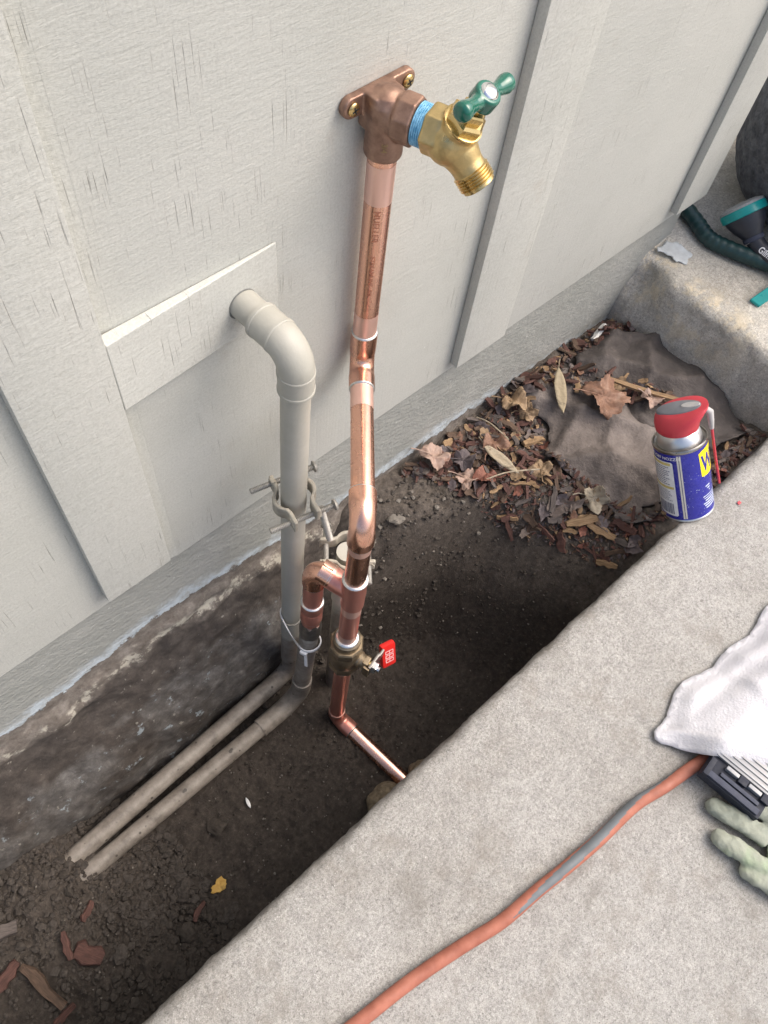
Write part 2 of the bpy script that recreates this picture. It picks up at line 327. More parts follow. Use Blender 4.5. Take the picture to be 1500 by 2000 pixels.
# ------------------------------------------------------------------ mesh helpers
class MB:
    def __init__(s): s.v = []; s.f = []; s.mi = []
    def add(s, vs, fs, mi=0):
        n = len(s.v); s.v += [tuple(p) for p in vs]; s.f += [tuple(i + n for i in f) for f in fs]; s.mi += [mi] * len(fs); return s
    def box(s, c, x, y, z, sx, sy, sz, mi=0, bev=0.0):
        """oriented box, half sizes; chamfered along its long edges when bev > 0"""
        c, x, y, z = V(c), V(x), V(y), V(z)
        if bev <= 0:
            vs = [c + x * (a * sx) + y * (b * sy) + z * (d * sz) for a in (-1, 1) for b in (-1, 1) for d in (-1, 1)]
            return s.add(vs, [(0, 1, 3, 2), (4, 6, 7, 5), (0, 4, 5, 1), (2, 3, 7, 6), (0, 2, 6, 4), (1, 5, 7, 3)], mi)
        bm = bmesh.new(); bmesh.ops.create_cube(bm, size=2)
        for v in bm.verts: v.co = V((v.co.x * sx, v.co.y * sy, v.co.z * sz))
        bmesh.ops.bevel(bm, geom=list(bm.edges), offset=bev, segments=2, profile=0.7, affect='EDGES')
        bm.verts.index_update()
        vs = [c + x * v.co.x + y * v.co.y + z * v.co.z for v in bm.verts]; fs = [[v.index for v in f.verts] for f in bm.faces]
        bm.free(); return s.add(vs, fs, mi)
    def tube(s, pts, r, seg=24, cap=True, squash=None, twist_mi=None):
        pts = [V(p) for p in pts]; n = len(pts)
        rs = r if isinstance(r, (list, tuple)) else [r] * n
        tang = [(pts[min(i + 1, n - 1)] - pts[max(i - 1, 0)]).normalized() for i in range(n)]
        a = V((0, 0, 1)) if abs(tang[0].z) < 0.9 else V((1, 0, 0))
        u = (a - tang[0] * a.dot(tang[0])).normalized()
        vs = []
        for i in range(n):
            u = (u - tang[i] * u.dot(tang[i])).normalized(); w_ = tang[i].cross(u)
            for k in range(seg):
                an = 2 * math.pi * k / seg
                q = u * math.cos(an) + w_ * math.sin(an)
                if squash: q = V((q.x, q.y, q.z * squash))
                vs.append(pts[i] + q * rs[i])
        base = len(s.v); fs = []; mis = []
        for i in range(n - 1):
            for k in range(seg):
                fs.append((i * seg + k, i * seg + (k + 1) % seg, (i + 1) * seg + (k + 1) % seg, (i + 1) * seg + k))
                mis.append(twist_mi(i, k, n, seg) if twist_mi else 0)
        if cap:
            fs.append(tuple(range(seg - 1, -1, -1))); fs.append(tuple((n - 1) * seg + k for k in range(seg))); mis += [0, 0]
        s.v += [tuple(p) for p in vs]; s.f += [tuple(i + base for i in f) for f in fs]; s.mi += mis; return s
    def lathe(s, o, ax, prof, seg=32, mi=0, ngon=None):
        """prof = [(radius, distance along axis)...]"""
        o = V(o); ax = V(ax).normalized(); a = V((0, 0, 1)) if abs(ax.z) < 0.9 else V((1, 0, 0))
        u = (a - ax * a.dot(ax)).normalized(); w_ = ax.cross(u); vs = []; seg = ngon or seg
        for r_, h in prof:
            for k in range(seg):
                an = 2 * math.pi * (k + 0.5) / seg
                vs.append(o + ax * h + (u * math.cos(an) + w_ * math.sin(an)) * r_)
        fs = [(i * seg + k, i * seg + (k + 1) % seg, (i + 1) * seg + (k + 1) % seg, (i + 1) * seg + k) for i in range(len(prof) - 1) for k in range(seg)]
        fs.append(tuple(range(seg - 1, -1, -1))); fs.append(tuple((len(prof) - 1) * seg + k for k in range(seg)))
        return s.add(vs, fs, mi)
    def ball(s, c, r, sx=(1, 1, 1), sub=3, mi=0, jitter=0.0):
        bm = bmesh.new(); bmesh.ops.create_icosphere(bm, subdivisions=sub, radius=1); bm.verts.index_update()
        vs = []
        for v in bm.verts:
            k = 1 + jitter * (random.random() - 0.5)
            vs.append(V(c) + V((v.co.x * sx[0], v.co.y * sx[1], v.co.z * sx[2])) * r * k)
        fs = [[v.index for v in f.verts] for f in bm.faces]; bm.free(); return s.add(vs, fs, mi)
    def build(s, name, mats, parent=None, smooth=True, angle=40):
        me = bpy.data.meshes.new(name); me.from_pydata(s.v, [], s.f); me.validate(); me.update()
        return link(name, me, mats, parent, smooth, angle, s.mi)

def fix_normals(me):
    bm = bmesh.new(); bm.from_mesh(me); bmesh.ops.recalc_face_normals(bm, faces=bm.faces); bm.to_mesh(me); bm.free()
def link(name, me, mats, parent=None, smooth=True, angle=40, mi=None):
    if isinstance(mats, str): mats = [mats]
    for k in mats: me.materials.append(MAT[k])
    if mi is not None and len(mi) == len(me.polygons): me.polygons.foreach_set('material_index', mi)
    fix_normals(me)
    if smooth:
        me.polygons.foreach_set('use_smooth', [True] * len(me.polygons))
        me.set_sharp_from_angle(angle=R(angle))
    o = bpy.data.objects.new(name, me); COL.objects.link(o)
    if parent is not None: put(o, parent)
    return o
def put(o, parent):
    o.parent = parent; o.matrix_parent_inverse = parent.matrix_basis.inverted()
def thing(name, label, cat, loc=(0, 0, 0), group=None):
    o = bpy.data.objects.new(name, None); COL.objects.link(o); o.location = loc
    o.empty_display_size = 0.02
    return tag(o, label, cat, group)
def tag(o, label, cat, group=None):
    o['label'] = label; o['category'] = cat
    if group: o['group'] = group
    return o
def cast(o, voxel=0.0008, it=4):
    r = o.modifiers.new('fuse', 'REMESH'); r.mode = 'VOXEL'; r.voxel_size = voxel; r.use_smooth_shade = True
    s = o.modifiers.new('smooth', 'SMOOTH'); s.iterations = it; s.factor = 0.5
    return o
def arc(P, a, b, rad, n=8):
    """bend at corner P between unit directions a and b (both leaving P)"""
    P, a, b = V(P), V(a).normalized(), V(b).normalized()
    half = a.angle(b) / 2; t = rad / math.tan(half); c = P + (a + b).normalized() * (rad / math.sin(half))
    p0, p1 = P + a * t, P + b * t; out = []
    u0, u1 = p0 - c, p1 - c
    om = u0.angle(u1)
    for i in range(n + 1):
        k = i / n; out.append(c + (u0 * math.sin((1 - k) * om) + u1 * math.sin(k * om)) / math.sin(om))
    return out
def fbm(x, y, z=0.0, oct=4, s=1.0):
    v = 0; amp = 0.5
    for _ in range(oct):
        v += amp * mnoise.noise((x * s, y * s, z * s)); s *= 2.03; amp *= 0.5
    return v
def text2d(body, size, font_off=0.0, res=3):
    cu = bpy.data.curves.new('t', 'FONT'); cu.body = body; cu.size = size; cu.resolution_u = res; cu.offset = font_off
    ob = bpy.data.objects.new('t', cu); COL.objects.link(ob); bpy.context.view_layer.update()
    me = bpy.data.meshes.new_from_object(ob.evaluated_get(bpy.context.evaluated_depsgraph_get()))
    bm = bmesh.new(); bm.from_mesh(me); bmesh.ops.triangulate(bm, faces=bm.faces)
    bmesh.ops.subdivide_edges(bm, edges=[e for e in bm.edges if e.calc_length() > size * 0.3], cuts=1)
    bm.verts.index_update(); vs = [v.co.copy() for v in bm.verts]; fs = [[v.index for v in f.verts] for f in bm.faces]
    bm.free(); bpy.data.objects.remove(ob); bpy.data.curves.remove(cu); bpy.data.meshes.remove(me)
    return vs, fs
def sstep(x, a, b):
    t = np.clip((x - a) / (b - a), 0, 1); return t * t * (3 - 2 * t)
def float_attr(me, name, vals):
    a = me.attributes.new(name, 'FLOAT', 'POINT'); a.data.foreach_set('value', np.asarray(vals, dtype=np.float32))
def gridmesh(name, xs, ys, fn, mats, parent=None, attr=None):
    """grid over parameters (u, v): fn(u, v) -> xyz"""
    vs = [fn(u, v) for v in ys for u in xs]; nx = len(xs)
    fs = [(j * nx + i, j * nx + i + 1, (j + 1) * nx + i + 1, (j + 1) * nx + i) for j in range(len(ys) - 1) for i in range(nx - 1)]
    me = bpy.data.meshes.new(name); me.from_pydata(vs, [], fs)
    if attr: float_attr(me, attr[0], [attr[1](v) for v in vs])
    o = link(name, me, mats, parent, True, 60); return o

# ================================================================== SETTING
# ------------------------------------------------------------------ trench soil
XC = ([-0.33, -0.24, -0.16, -0.118, -0.077, -0.03, 0.02], [0.60, 0.575, 0.545, 0.51, 0.40, 0.345, 0.33])
def ground(x, y):
    x = np.asarray(x, float); y = np.asarray(y, float)
    floor = -0.352 + 0.014 * sstep(y, -0.175, -0.105)
    left = sstep(-x, 0.02, 0.20)
    floor = floor + left * (0.020 + 0.052 * sstep(y, -0.30, -0.16))
    top = -0.072 + 0.008 * np.sin(x * 17 + 1) * np.cos(y * 21)
    t = sstep(x - np.interp(y, *XC), -0.12, 0.09)
    z = floor * (1 - t) + top * t
    z = z + 0.050 * np.exp(-(((x - 0.705) / 0.075) ** 2 + ((y + 0.318) / 0.040) ** 2))
    z = z + 0.022 * sstep(x, 0.62, 0.72) * sstep(-y, 0.26, 0.315)
    return z
def gz(x, y): return float(ground(x, y)) + 0.010 * fbm(x, y, 0.3, 4, 16)
def ground_obj():
    # fine mesh in the bed between wall and slab
    xs = np.concatenate([np.arange(-1.2, -0.40, 0.02), np.arange(-0.40, 1.03, 0.0034)]); ys = np.arange(-0.345, 0.0201, 0.0034)
    X, Y = np.meshgrid(xs, ys); Z = ground(X, Y); vs = []; dry = []
    for j in range(len(ys)):
        for i in range(len(xs)):
            x, y = xs[i], ys[j]
            n = 0.010 * fbm(x, y, 0.3, 4, 16) + 0.010 * fbm(x, y, 6.3, 3, 24) * float(sstep(-Z[j, i], 0.2, 0.3)) * float(sstep(-y, 0.14, 0.18))
            c = 0.9 * fbm(x, y, 1.7, 3, 75) + 1.1 * (0.10 - abs(fbm(x, y, 5.2, 3, 38)) * 1.6)
            vs.append((x, y, Z[j, i] + n + 0.0075 * c + 0.0035 * max(0, fbm(x, y, 4.1, 2, 150))))
            d = 0.15 + 0.9 * float(sstep(Z[j, i], -0.27, -0.14)) - 0.25 * float(sstep(-y, 0.15, 0.28)) * float(sstep(-Z[j, i], 0.09, 0.13))
            d += 0.26 * float(sstep(-x, 0.02, 0.16)) * float(sstep(y, -0.24, -0.14))
            dry.append(d)
    nx = len(xs)
    fs = [(j * nx + i, j * nx + i + 1, (j + 1) * nx + i + 1, (j + 1) * nx + i) for j in range(len(ys) - 1) for i in range(nx - 1)]
    me = bpy.data.meshes.new('soil'); me.from_pydata(vs, [], fs); float_attr(me, 'dry', dry)
    o = link('soil', me, 'soil', None, True, 180); o['kind'] = 'structure'; return o
ground_obj()

# ------------------------------------------------------------------ concrete slab (path) with a tooled, rounded edge
def slab():
    prof = [(-4.0, 0.0)] + [(-4.0 + 0.4 * i, 0.0) for i in range(1, 9)] + [(-0.70, 0), (-0.60, 0), (-0.52, 0), (-0.45, 0), (-0.40, 0), (-0.37, 0), (-0.350, 0), (-0.342, 0), (-0.336, 0)]
    rad = 0.016
    for k in range(1, 9):
        a = math.pi / 2 * k / 8; prof.append((-0.316 - rad + rad * math.sin(a), -rad + rad * math.cos(a)))
    prof += [(-0.316, -0.03), (-0.314, -0.05), (-0.315, -0.08), (-0.312, -0.12), (-0.316, -0.18), (-0.318, -0.28), (-0.318, -0.45)]
    xs = list(np.arange(-4.0, -0.5, 0.25)) + list(np.arange(-0.5, 0.965, 0.006)) + [0.966]
    vs = []; ed = []
    for y, z in prof:
        for x in xs:
            k = max(0.0, 1 - abs(y + 0.316) / 0.05)
            n = fbm(x, z * 2, 0.5, 4, 28) * 0.0045 + fbm(x, z, 3.1, 3, 140) * 0.0022
            vs.append((x, y + n * k * (1 if z < -0.0005 else 0.4), z + (0.0012 * fbm(x, y, 2, 3, 9)) - (abs(n) * 0.6 * k if z > -0.02 else 0)))
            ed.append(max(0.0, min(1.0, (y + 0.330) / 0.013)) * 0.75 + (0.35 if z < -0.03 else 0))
    nx = len(xs)
    fs = [(j * nx + i, j * nx + i + 1, (j + 1) * nx + i + 1, (j + 1) * nx + i) for j in range(len(prof) - 1) for i in range(nx - 1)]
    me = bpy.data.meshes.new('concrete_path'); me.from_pydata(vs, [], fs); float_attr(me, 'edge', ed)
    o = link('concrete_path', me, 'concrete', None, True, 180); o['kind'] = 'structure'
slab()

# ------------------------------------------------------------------ raised concrete step at the right, worn edge
def step():
    prof = [(-0.020, -0.30), (-0.016, -0.12), (-0.012, -0.07), (-0.008, -0.03), (-0.005, 0.0), (-0.002, 0.014), (0.0, 0.025), (0.003, 0.032), (0.008, 0.0375), (0.016, 0.0402), (0.028, 0.041),
            (0.045, 0.041), (0.07, 0.041), (0.10, 0.041), (0.14, 0.041), (0.20, 0.041), (0.30, 0.041), (0.5, 0.041), (0.9, 0.041), (1.8, 0.041), (3.4, 0.041)]
    ys = list(np.arange(-4.0, -0.7, 0.3)) + list(np.arange(-0.7, 0.08, 0.006)) + [0.12, 0.3, 0.6, 1.2, 2.5]
    vs = []; ed = []; wr = []
    for dx, z in prof:
        for y in ys:
            k = max(0.0, 1 - abs(dx) / 0.06)
            n = fbm(y, z * 2, 7.5, 4, 22) * 0.008 + fbm(y, z * 3, 2.2, 3, 90) * 0.006
            chip = max(0.0, 1 - abs(y + 0.012) / 0.05) * k * (0.020 if z > -0.02 else 0)
            vs.append((0.980 + dx + n * k + chip - 0.10 * min(0.3, max(-0.3, y)) * -0.1, y, z - (0.6 * abs(n) * k if z > 0 else 0) - chip * 0.7 + 0.0015 * fbm(dx, y, 5, 3, 8)))
            ed.append(0.0); wr.append(max(0.0, 1 - abs(dx - 0.012) / 0.035) * float(sstep(y, -0.26, -0.14)))
    ny = len(ys)
    fs = [(j * ny + i, j * ny + i + 1, (j + 1) * ny + i + 1, (j + 1) * ny + i) for j in range(len(prof) - 1) for i in range(ny - 1)]
    me = bpy.data.meshes.new('concrete_step'); me.from_pydata(vs, [], fs); float_attr(me, 'edge', ed); float_attr(me, 'worn', wr)
    o = link('concrete_step', me, 'concrete_step', None, True, 180); o['kind'] = 'structure'
step()

# ------------------------------------------------------------------ house wall
wall = thing('house_wall', 'pale grey painted plywood house wall with vertical battens behind the pipes', 'wall', (0.4, 0.0, 0.104))
X_, Y_, Z_ = V((1, 0, 0)), V((0, 1, 0)), V((0, 0, 1))
def panel(x0, x1, z0, z1):
    mb = MB(); mb.box(((x0 + x1) / 2, 0.008, (z0 + z1) / 2), X_, Y_, Z_, (x1 - x0) / 2, 0.008, (z1 - z0) / 2, 0, 0.0008)
    return mb.build('siding_panel', 'siding', wall, True, 30)
for x0, x1 in ((-3.0, -0.83), (-0.812, -0.350), (-0.332, 0.128), (0.1520, 0.632), (0.6530, 1.068)): panel(x0, x1, 0.100, 2.6)
mb = MB(); mb.box((-0.966, 0.0125, 1.35), X_, Y_, Z_, 2.033, 0.0070, 1.249); mb.build('backing_board', 'siding', wall)
for x0, x1 in ((-0.830, -0.8118), (-0.350, -0.3318), (0.1330, 0.1522), (0.6350, 0.6532)):
    mb = MB(); vs = [(x, y, z) for z in (0.1005, 2.599) for (x, y) in ((x0, 0.0034), (x1, 0.0002), (x1, 0.012), (x0, 0.012))]
    mb.add(vs, [(0, 1, 2, 3), (7, 6, 5, 4), (0, 4, 5, 1), (1, 5, 6, 2), (2, 6, 7, 3), (3, 7, 4, 0)]); mb.build('caulk_slope', 'siding', wall, False)
mb = MB(); mb.box((1.058, 1.2, 1.35), X_, Y_, Z_, 0.008, 1.183, 1.25, 0, 0.0015); mb.build('siding_panel', 'siding', wall, True, 30)
def batten(x0, x1, z0, z1, th=0.012, name='batten', mat='siding', bev=0.0022):
    mb = MB(); mb.box(((x0 + x1) / 2, -th / 2 - 0.0003, (z0 + z1) / 2), X_, Y_, Z_, (x1 - x0) / 2, th / 2, (z1 - z0) / 2, 0, bev)
    return mb.build(name, mat, wall, True, 30)
for x0, x1, zb in ((-0.90, -0.825, 0.118), (-0.42, -0.345, 0.118), (0.066, 0.1385, 0.124), (0.5535, 0.640, 0.114), (1.000, 1.0745, 0.118)):
    batten(x0, x1, zb, 2.58)
mb = MB(); q = [(0.1387, 0.0115), (0.292, 0.0022)]
vs = [(x, y, z) for (x, d) in q for y in (-0.0003, -d) for z in (0.3765, 0.4490)]
mb.add(vs, [(0, 1, 3, 2), (4, 6, 7, 5), (0, 4, 5, 1), (2, 3, 7, 6), (0, 2, 6, 4), (1, 5, 7, 3)]); o = mb.build('trim_board', 'siding_h', wall)
bv = o.modifiers.new('bevel', 'BEVEL'); bv.width = 0.0016; bv.segments = 2

PB = ([-1.2, -0.3, -0.099, 0.03, 0.123, 0.20, 0.279, 0.36, 0.475, 0.60, 0.72, 1.0], [-0.06, -0.05, -0.036, -0.022, -0.008, -0.022, -0.036, -0.055, -0.060, -0.055, -0.07, -0.10])
def foundation():
    xs = list(np.arange(-1.3, -0.35, 0.03)) + list(np.arange(-0.35, 1.02, 0.005)) + [1.05, 1.058]
    zs = list(np.arange(0.108, -0.12, -0.005)) + list(np.arange(-0.12, -0.41, -0.008))
    vs = []; pa = []
    for z in zs:
        for x in xs:
            pb = float(np.interp(x, *PB)); d = pb - z          # distance below the paint edge
            out = 0.0
            if d > 0:
                out = -0.050 * float(sstep(d, 0.0, 0.26)) - 0.010 * float(sstep(d, 0.015, 0.03)) * max(0, fbm(x, z, 9, 3, 20) + 0.3)
                out += 0.007 * fbm(x, z, 3, 5, 14) * float(sstep(d, 0.01, 0.06)) + 0.004 * fbm(x, z, 5, 3, 60) * float(sstep(d, 0.02, 0.05))
                # ragged cement slop left along the wall
                out -= 0.010 * max(0.0, fbm(x * 0.6, z * 2.6, 6.0, 4, 13)) * float(sstep(d, 0.02, 0.05)) * float(sstep(-d, -0.14, -0.06))
            else:
                out = 0.0012 * fbm(x, z, 1, 4, 40)
            vs.append((x, 0.0045 + out, z)); pa.append(-d)
    nx = len(xs)
    fs = [(j * nx + i, j * nx + i + 1, (j + 1) * nx + i + 1, (j + 1) * nx + i) for j in range(len(zs) - 1) for i in range(nx - 1)]
    me = bpy.data.meshes.new('foundation'); me.from_pydata(vs, [], fs); float_attr(me, 'paint', pa)
    link('foundation', me, 'foundation', wall, True, 180)
    # return of the foundation round the corner
    mb = MB(); mb.box((1.054, 1.25, 0.0), X_, Y_, Z_, 0.004, 1.24, 0.0995); o = mb.build('foundation_return', 'pot_grey', wall)
foundation()
# ragged hole where the painted pipe enters the board
mb = MB(); mb.lathe((0.2555, -0.0038, 0.4095), (0, -1, 0), [(0.0136, 0), (0.0136, 0.0014)], 40); mb.build('pipe_hole', 'caulk', wall)

# ================================================================== PIPES
UX, UY = 0.3815, -0.0165          # upper riser axis
LX, LY = 0.2605, -0.155           # lower riser axis
ZH = 0.259                        # height of the offset run
r_p, r_f = 0.0111, 0.01275

cop = thing('copper_pipe', 'new copper water pipe rising from the trench to the brass faucet', 'pipe', (LX, LY, -0.345))
def pipe(a, b, mat='copper', r=r_p, name='pipe_section', par=cop):
    mb = MB(); mb.tube([a, V(a).lerp(V(b), 0.5), b], r, 40, False); return mb.build(name, mat, par)
def ring(p, ax, r=r_p + 0.0003, h=0.0016, bulge=0.0014, par=cop, mat='solder'):
    mb = MB(); ax = V(ax).normalized()
    mb.lathe(V(p) - ax * h, ax, [(r, 0), (r + bulge * 0.8, h * 0.5), (r + bulge, h), (r + bulge * 0.8, h * 1.5), (r, 2 * h)], 40)
    return mb.build('solder_ring', mat, par)
def elbow(P, a, b, la, lb, mat='copper', rings=(True, True), r=r_f, rad=0.019, par=cop):
    P, a, b = V(P), V(a).normalized(), V(b).normalized()
    ar = arc(P, a, b, rad, 12)
    pts = [P + a * la, P + a * (la - 0.012)] + ar + [P + b * (lb - 0.012), P + b * lb]
    n = len(pts); rr = [r, r] + [r - 0.0007 * math.sin(math.pi * i / (len(ar) - 1)) ** 0.5 for i in range(len(ar))] + [r, r]
    mb = MB(); mb.tube(pts, rr, 40, False); o = mb.build('elbow', mat, par, True, 60)
    if rings[0]: ring(P + a * la, a)
    if rings[1]: ring(P + b * lb, b)
    return o
hd = V((LX - UX, LY - UY, 0)).normalized()
# upper riser
pipe((UX, UY, 0.490), (UX, UY, 0.455), 'copper_bright', r_p + 0.00012, 'sanded_band')
pipe((UX, UY, 0.500), (UX, UY, ZH + 0.02), 'copper')
pipe((UX, UY, 0.331), (UX, UY, 0.302), 'copper_bright', r_p + 0.00012, 'sanded_band')
elbow((UX, UY, ZH), Z_, hd, 0.044, 0.034, 'copper')
pipe(V((UX, UY, ZH)) + hd * 0.02, V((LX, LY, ZH)) - hd * 0.02, 'copper')
pipe(V((UX, UY, ZH)) + hd * 0.030, V((UX, UY, ZH)) + hd * 0.060, 'copper_bright', r_p + 0.00012, 'sanded_band')
elbow((LX, LY, ZH), -hd, -Z_, 0.034, 0.032, 'copper')
# tee and lower riser
ZT = 0.117
def mk_tee():
    mb = MB()
    mb.lathe((LX, LY, ZT - 0.030), Z_, [(r_f, 0), (r_f, 0.016), (r_f + 0.0004, 0.030), (r_f, 0.044), (r_f, 0.060)], 40)
    bd = V((BX - LX, BY - LY, 0.010)).normalized()
    mb.lathe((LX, LY, ZT), bd, [(r_f - 0.0003, 0.0), (r_f - 0.0003, 0.012), (r_f, 0.020), (r_f, 0.030)], 40)
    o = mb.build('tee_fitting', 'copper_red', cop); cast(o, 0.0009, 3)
BX, BY = 0.2445, -0.1125
mk_tee()
ring((LX, LY, ZT + 0.030), Z_, bulge=0.0022)
pipe((LX, LY, ZH - 0.02), (LX, LY, ZT + 0.015), 'copper')
pipe((LX, LY, 0.228), (LX, LY, 0.2135), 'copper_bright', r_p + 0.00012, 'sanded_band')
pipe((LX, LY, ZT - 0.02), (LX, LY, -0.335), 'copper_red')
pipe((LX, LY, ZT - 0.030), (LX, LY, ZT - 0.049), 'copper_bright', r_p + 0.00012, 'sanded_band')
pipe((LX, LY, 0.006), (LX, LY, -0.012), 'copper_bright', r_p + 0.00012, 'sanded_band')
ZV = -0.062                      # valve centre
pipe((LX, LY, ZV - 0.046), (LX, LY, ZV - 0.064), 'copper_bright', r_p + 0.00012, 'sanded_band')
# branch elbow and the stub going down to the old pipe
bd = V((LX - BX, LY - BY, -0.010)).normalized()
PB_ = V((BX, BY, ZT + 0.012))
elbow(PB_, bd, V((-0.012, -0.006, -0.2)).normalized(), 0.018, 0.034, 'copper', (True, True), rad=0.0165)
sdn = V((-0.0085, -0.0035, -0.2)).normalized()
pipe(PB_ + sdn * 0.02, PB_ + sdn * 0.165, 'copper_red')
mb = MB(); p0 = PB_ + sdn * 0.082
mb.lathe(p0, sdn, [(r_f, 0), (r_f, 0.016), (r_f - 0.0008, 0.0175), (r_f, 0.019), (r_f, 0.040)], 40); mb.build('coupling', 'copper_red', cop)
ring(p0, sdn, bulge=0.0018)
ring(p0 + sdn * 0.040, sdn, bulge=0.0014)
# ragged old solder and flux where the new copper meets the old pipe
mb = MB(); q0 = PB_ + sdn * 0.134
mb.lathe(q0, sdn, [(r_p + 0.0004, 0.0), (r_p + 0.0016, 0.006), (r_p + 0.0022, 0.014), (r_p + 0.002, 0.030)], 40)
for i, p in enumerate(mb.v):
    k = (fbm(p[0], p[1], p[2], 3, 160)); mb.v[i] = (p[0] + k * 0.002, p[1] + k * 0.002, p[2] + (0.012 * k if i < 80 else 0))
mb.build('old_solder_joint', 'steel_dark', cop)
# bottom elbow and the run under the slab
ZB = -0.345
bo = V((0.012, -0.115, -0.006)).normalized()
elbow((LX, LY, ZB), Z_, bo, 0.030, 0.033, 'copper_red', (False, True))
ring((LX, LY, ZB + 0.030), Z_, bulge=0.0010, mat='copper_bright')
pipe(V((LX, LY, ZB)) + bo * 0.02, V((LX, LY, ZB)) + bo * 0.26, 'copper')

# stencilled maker's name down the upper riser
def pipe_text(body, size, z_top, ang, r):
    vs, fs = text2d(body, size, 0.00002)
    mb = MB(); out = []
    for v in vs:
        a = ang + (v.y - size * 0.35) / r
        out.append((UX + r * math.cos(a), UY + r * math.sin(a), z_top - v.x))
    mb.add(out, fs); return mb.build('stencil_lettering', 'dark_ink', cop, False)
pipe_text('MUELLER', 0.0078, 0.4515, R(-132), r_p + 0.00018)
pipe_text('STREAMLINE  3/4', 0.0060, 0.405, R(-132), r_p + 0.00018)

# ball valve
vb = MB()
o0 = (LX, LY, ZV)
vb.lathe(o0, Z_, [(0.0155, -0.046), (0.0165, -0.040), (0.0165, -0.030), (0.0195, -0.018), (0.0205, 0.0), (0.0195, 0.014), (0.0175, 0.020)], 40)
vb.lathe(o0, Z_, [(0.0200, 0.016), (0.0212, 0.018), (0.0212, 0.032), (0.0196, 0.034)], ngon=8)
vb.lathe(o0, Z_, [(0.0170, 0.030), (0.0165, 0.046), (0.0145, 0.048)], 40)
vb.lathe(o0, Z_, [(0.0185, -0.040), (0.0198, -0.038), (0.0198, -0.026), (0.0185, -0.024)], ngon=8)
st = V((0.33, -0.94, 0.0)).normalized(); sx = st.cross(Z_).normalized() * -1   # stem direction, sideways
vb.lathe(o0, st, [(0.0105, 0.0), (0.0105, 0.021), (0.0088, 0.023), (0.0088, 0.027)], 28)
valve = vb.build('ball_valve', 'valve_bronze', cop, True, 35)
ring((LX, LY, ZV + 0.048), Z_, r=r_p + 0.0004, bulge=0.0030, h=0.0026)
def sub(mb, name, mat, par, **k):
    return mb.build(name, mat, par, **k)
S0 = V(o0) + st * 0.026 - Z_ * 0.0
mb = MB(); mb.lathe(S0, st, [(0.0095, 0.0), (0.0102, 0.001), (0.0102, 0.006), (0.0095, 0.007)], ngon=6); sub(mb, 'packing_nut', 'valve_bronze', valve, smooth=False)
mb = MB(); mb.lathe(S0 + st * 0.007, st, [(0.0052, 0), (0.0052, 0.008)], 20); sub(mb, 'stem', 'brass', valve)
mb = MB(); mb.lathe(S0 + st * 0.0125, st, [(0.0072, 0), (0.0076, 0.0008), (0.0076, 0.0045), (0.0070, 0.0055)], ngon=6); mb.lathe(S0 + st * 0.016, st, [(0.0034, 0), (0.0034, 0.0055)], 16); sub(mb, 'handle_nut', 'steel', valve, smooth=False)
lv = (sx * 1.0 + st * 0.10).normalized()                # lever direction
ln = lv.cross(Z_).normalized()
hp = S0 + st * 0.0112
mb = MB(); mb.box(hp + lv * 0.003, lv, Z_, ln, 0.011, 0.0115, 0.0016, 0, 0.0010); mb.box(hp + lv * 0.017 - Z_ * 0.006, lv, Z_, ln, 0.008, 0.0095, 0.0016, 0, 0.0010)
sub(mb, 'lever_plate', 'steel_dark', valve)
mb = MB(); mb.box(hp - lv * 0.009 - st * 0.003 - Z_ * 0.004, lv, Z_, ln, 0.0012, 0.012, 0.004, 0, 0.0005); sub(mb, 'lever_stop', 'valve_bronze', valve)
gd = (lv * 0.62 + st * 0.30 - Z_ * 0.10).normalized(); gw = (Z_ * 0.86 - st * 0.35 + lv * 0.30); gw = (gw - gd * gw.dot(gd)).normalized(); gn = gd.cross(gw).normalized()
gc = hp + lv * 0.022 + gd * 0.010 - Z_ * 0.019
mb = MB(); mb.box(gc, gd, gw, gn, 0.0102, 0.0180, 0.0042, 0, 0.0040); grip = sub(mb, 'lever_grip', 'red_grip', valve)
if gn.dot(CAM - gc) < 0: gn = -gn
# printed marks on the grip
mb = MB()
def mark(u0, u1, w0, w1):
    c = gc + gd * ((u0 + u1) / 2) + gw * ((w0 + w1) / 2) + gn * 0.00412
    mb.box(c, gd, gw, gn, abs(u1 - u0) / 2, abs(w1 - w0) / 2, 0.00012)
for w0 in (-0.0100, -0.0032, 0.0036):
    mark(-0.0055, 0.006, w0, w0 + 0.0007); mark(-0.0055, 0.006, w0 + 0.0046, w0 + 0.0053); mark(-0.0055, -0.0048, w0, w0 + 0.0053); mark(0.0053, 0.006, w0, w0 + 0.0053); mark(0.0, 0.0006, w0, w0 + 0.0046)
sub(mb, 'grip_print', 'white_print', valve, smooth=False)
vs, fs = text2d('FR', 0.010, 0.0002); mb = MB(); out = []
fa = math.atan2(-0.40, -0.42)
for v in vs:
    a = fa + (v.x - 0.006) / 0.0205; out.append((LX + 0.0209 * math.cos(a), LY + 0.0209 * math.sin(a), ZV - 0.006 + v.y * 0.9))
mb.add(out, fs); sub(mb, 'raised_letters', 'bronze_edge', valve, smooth=False)

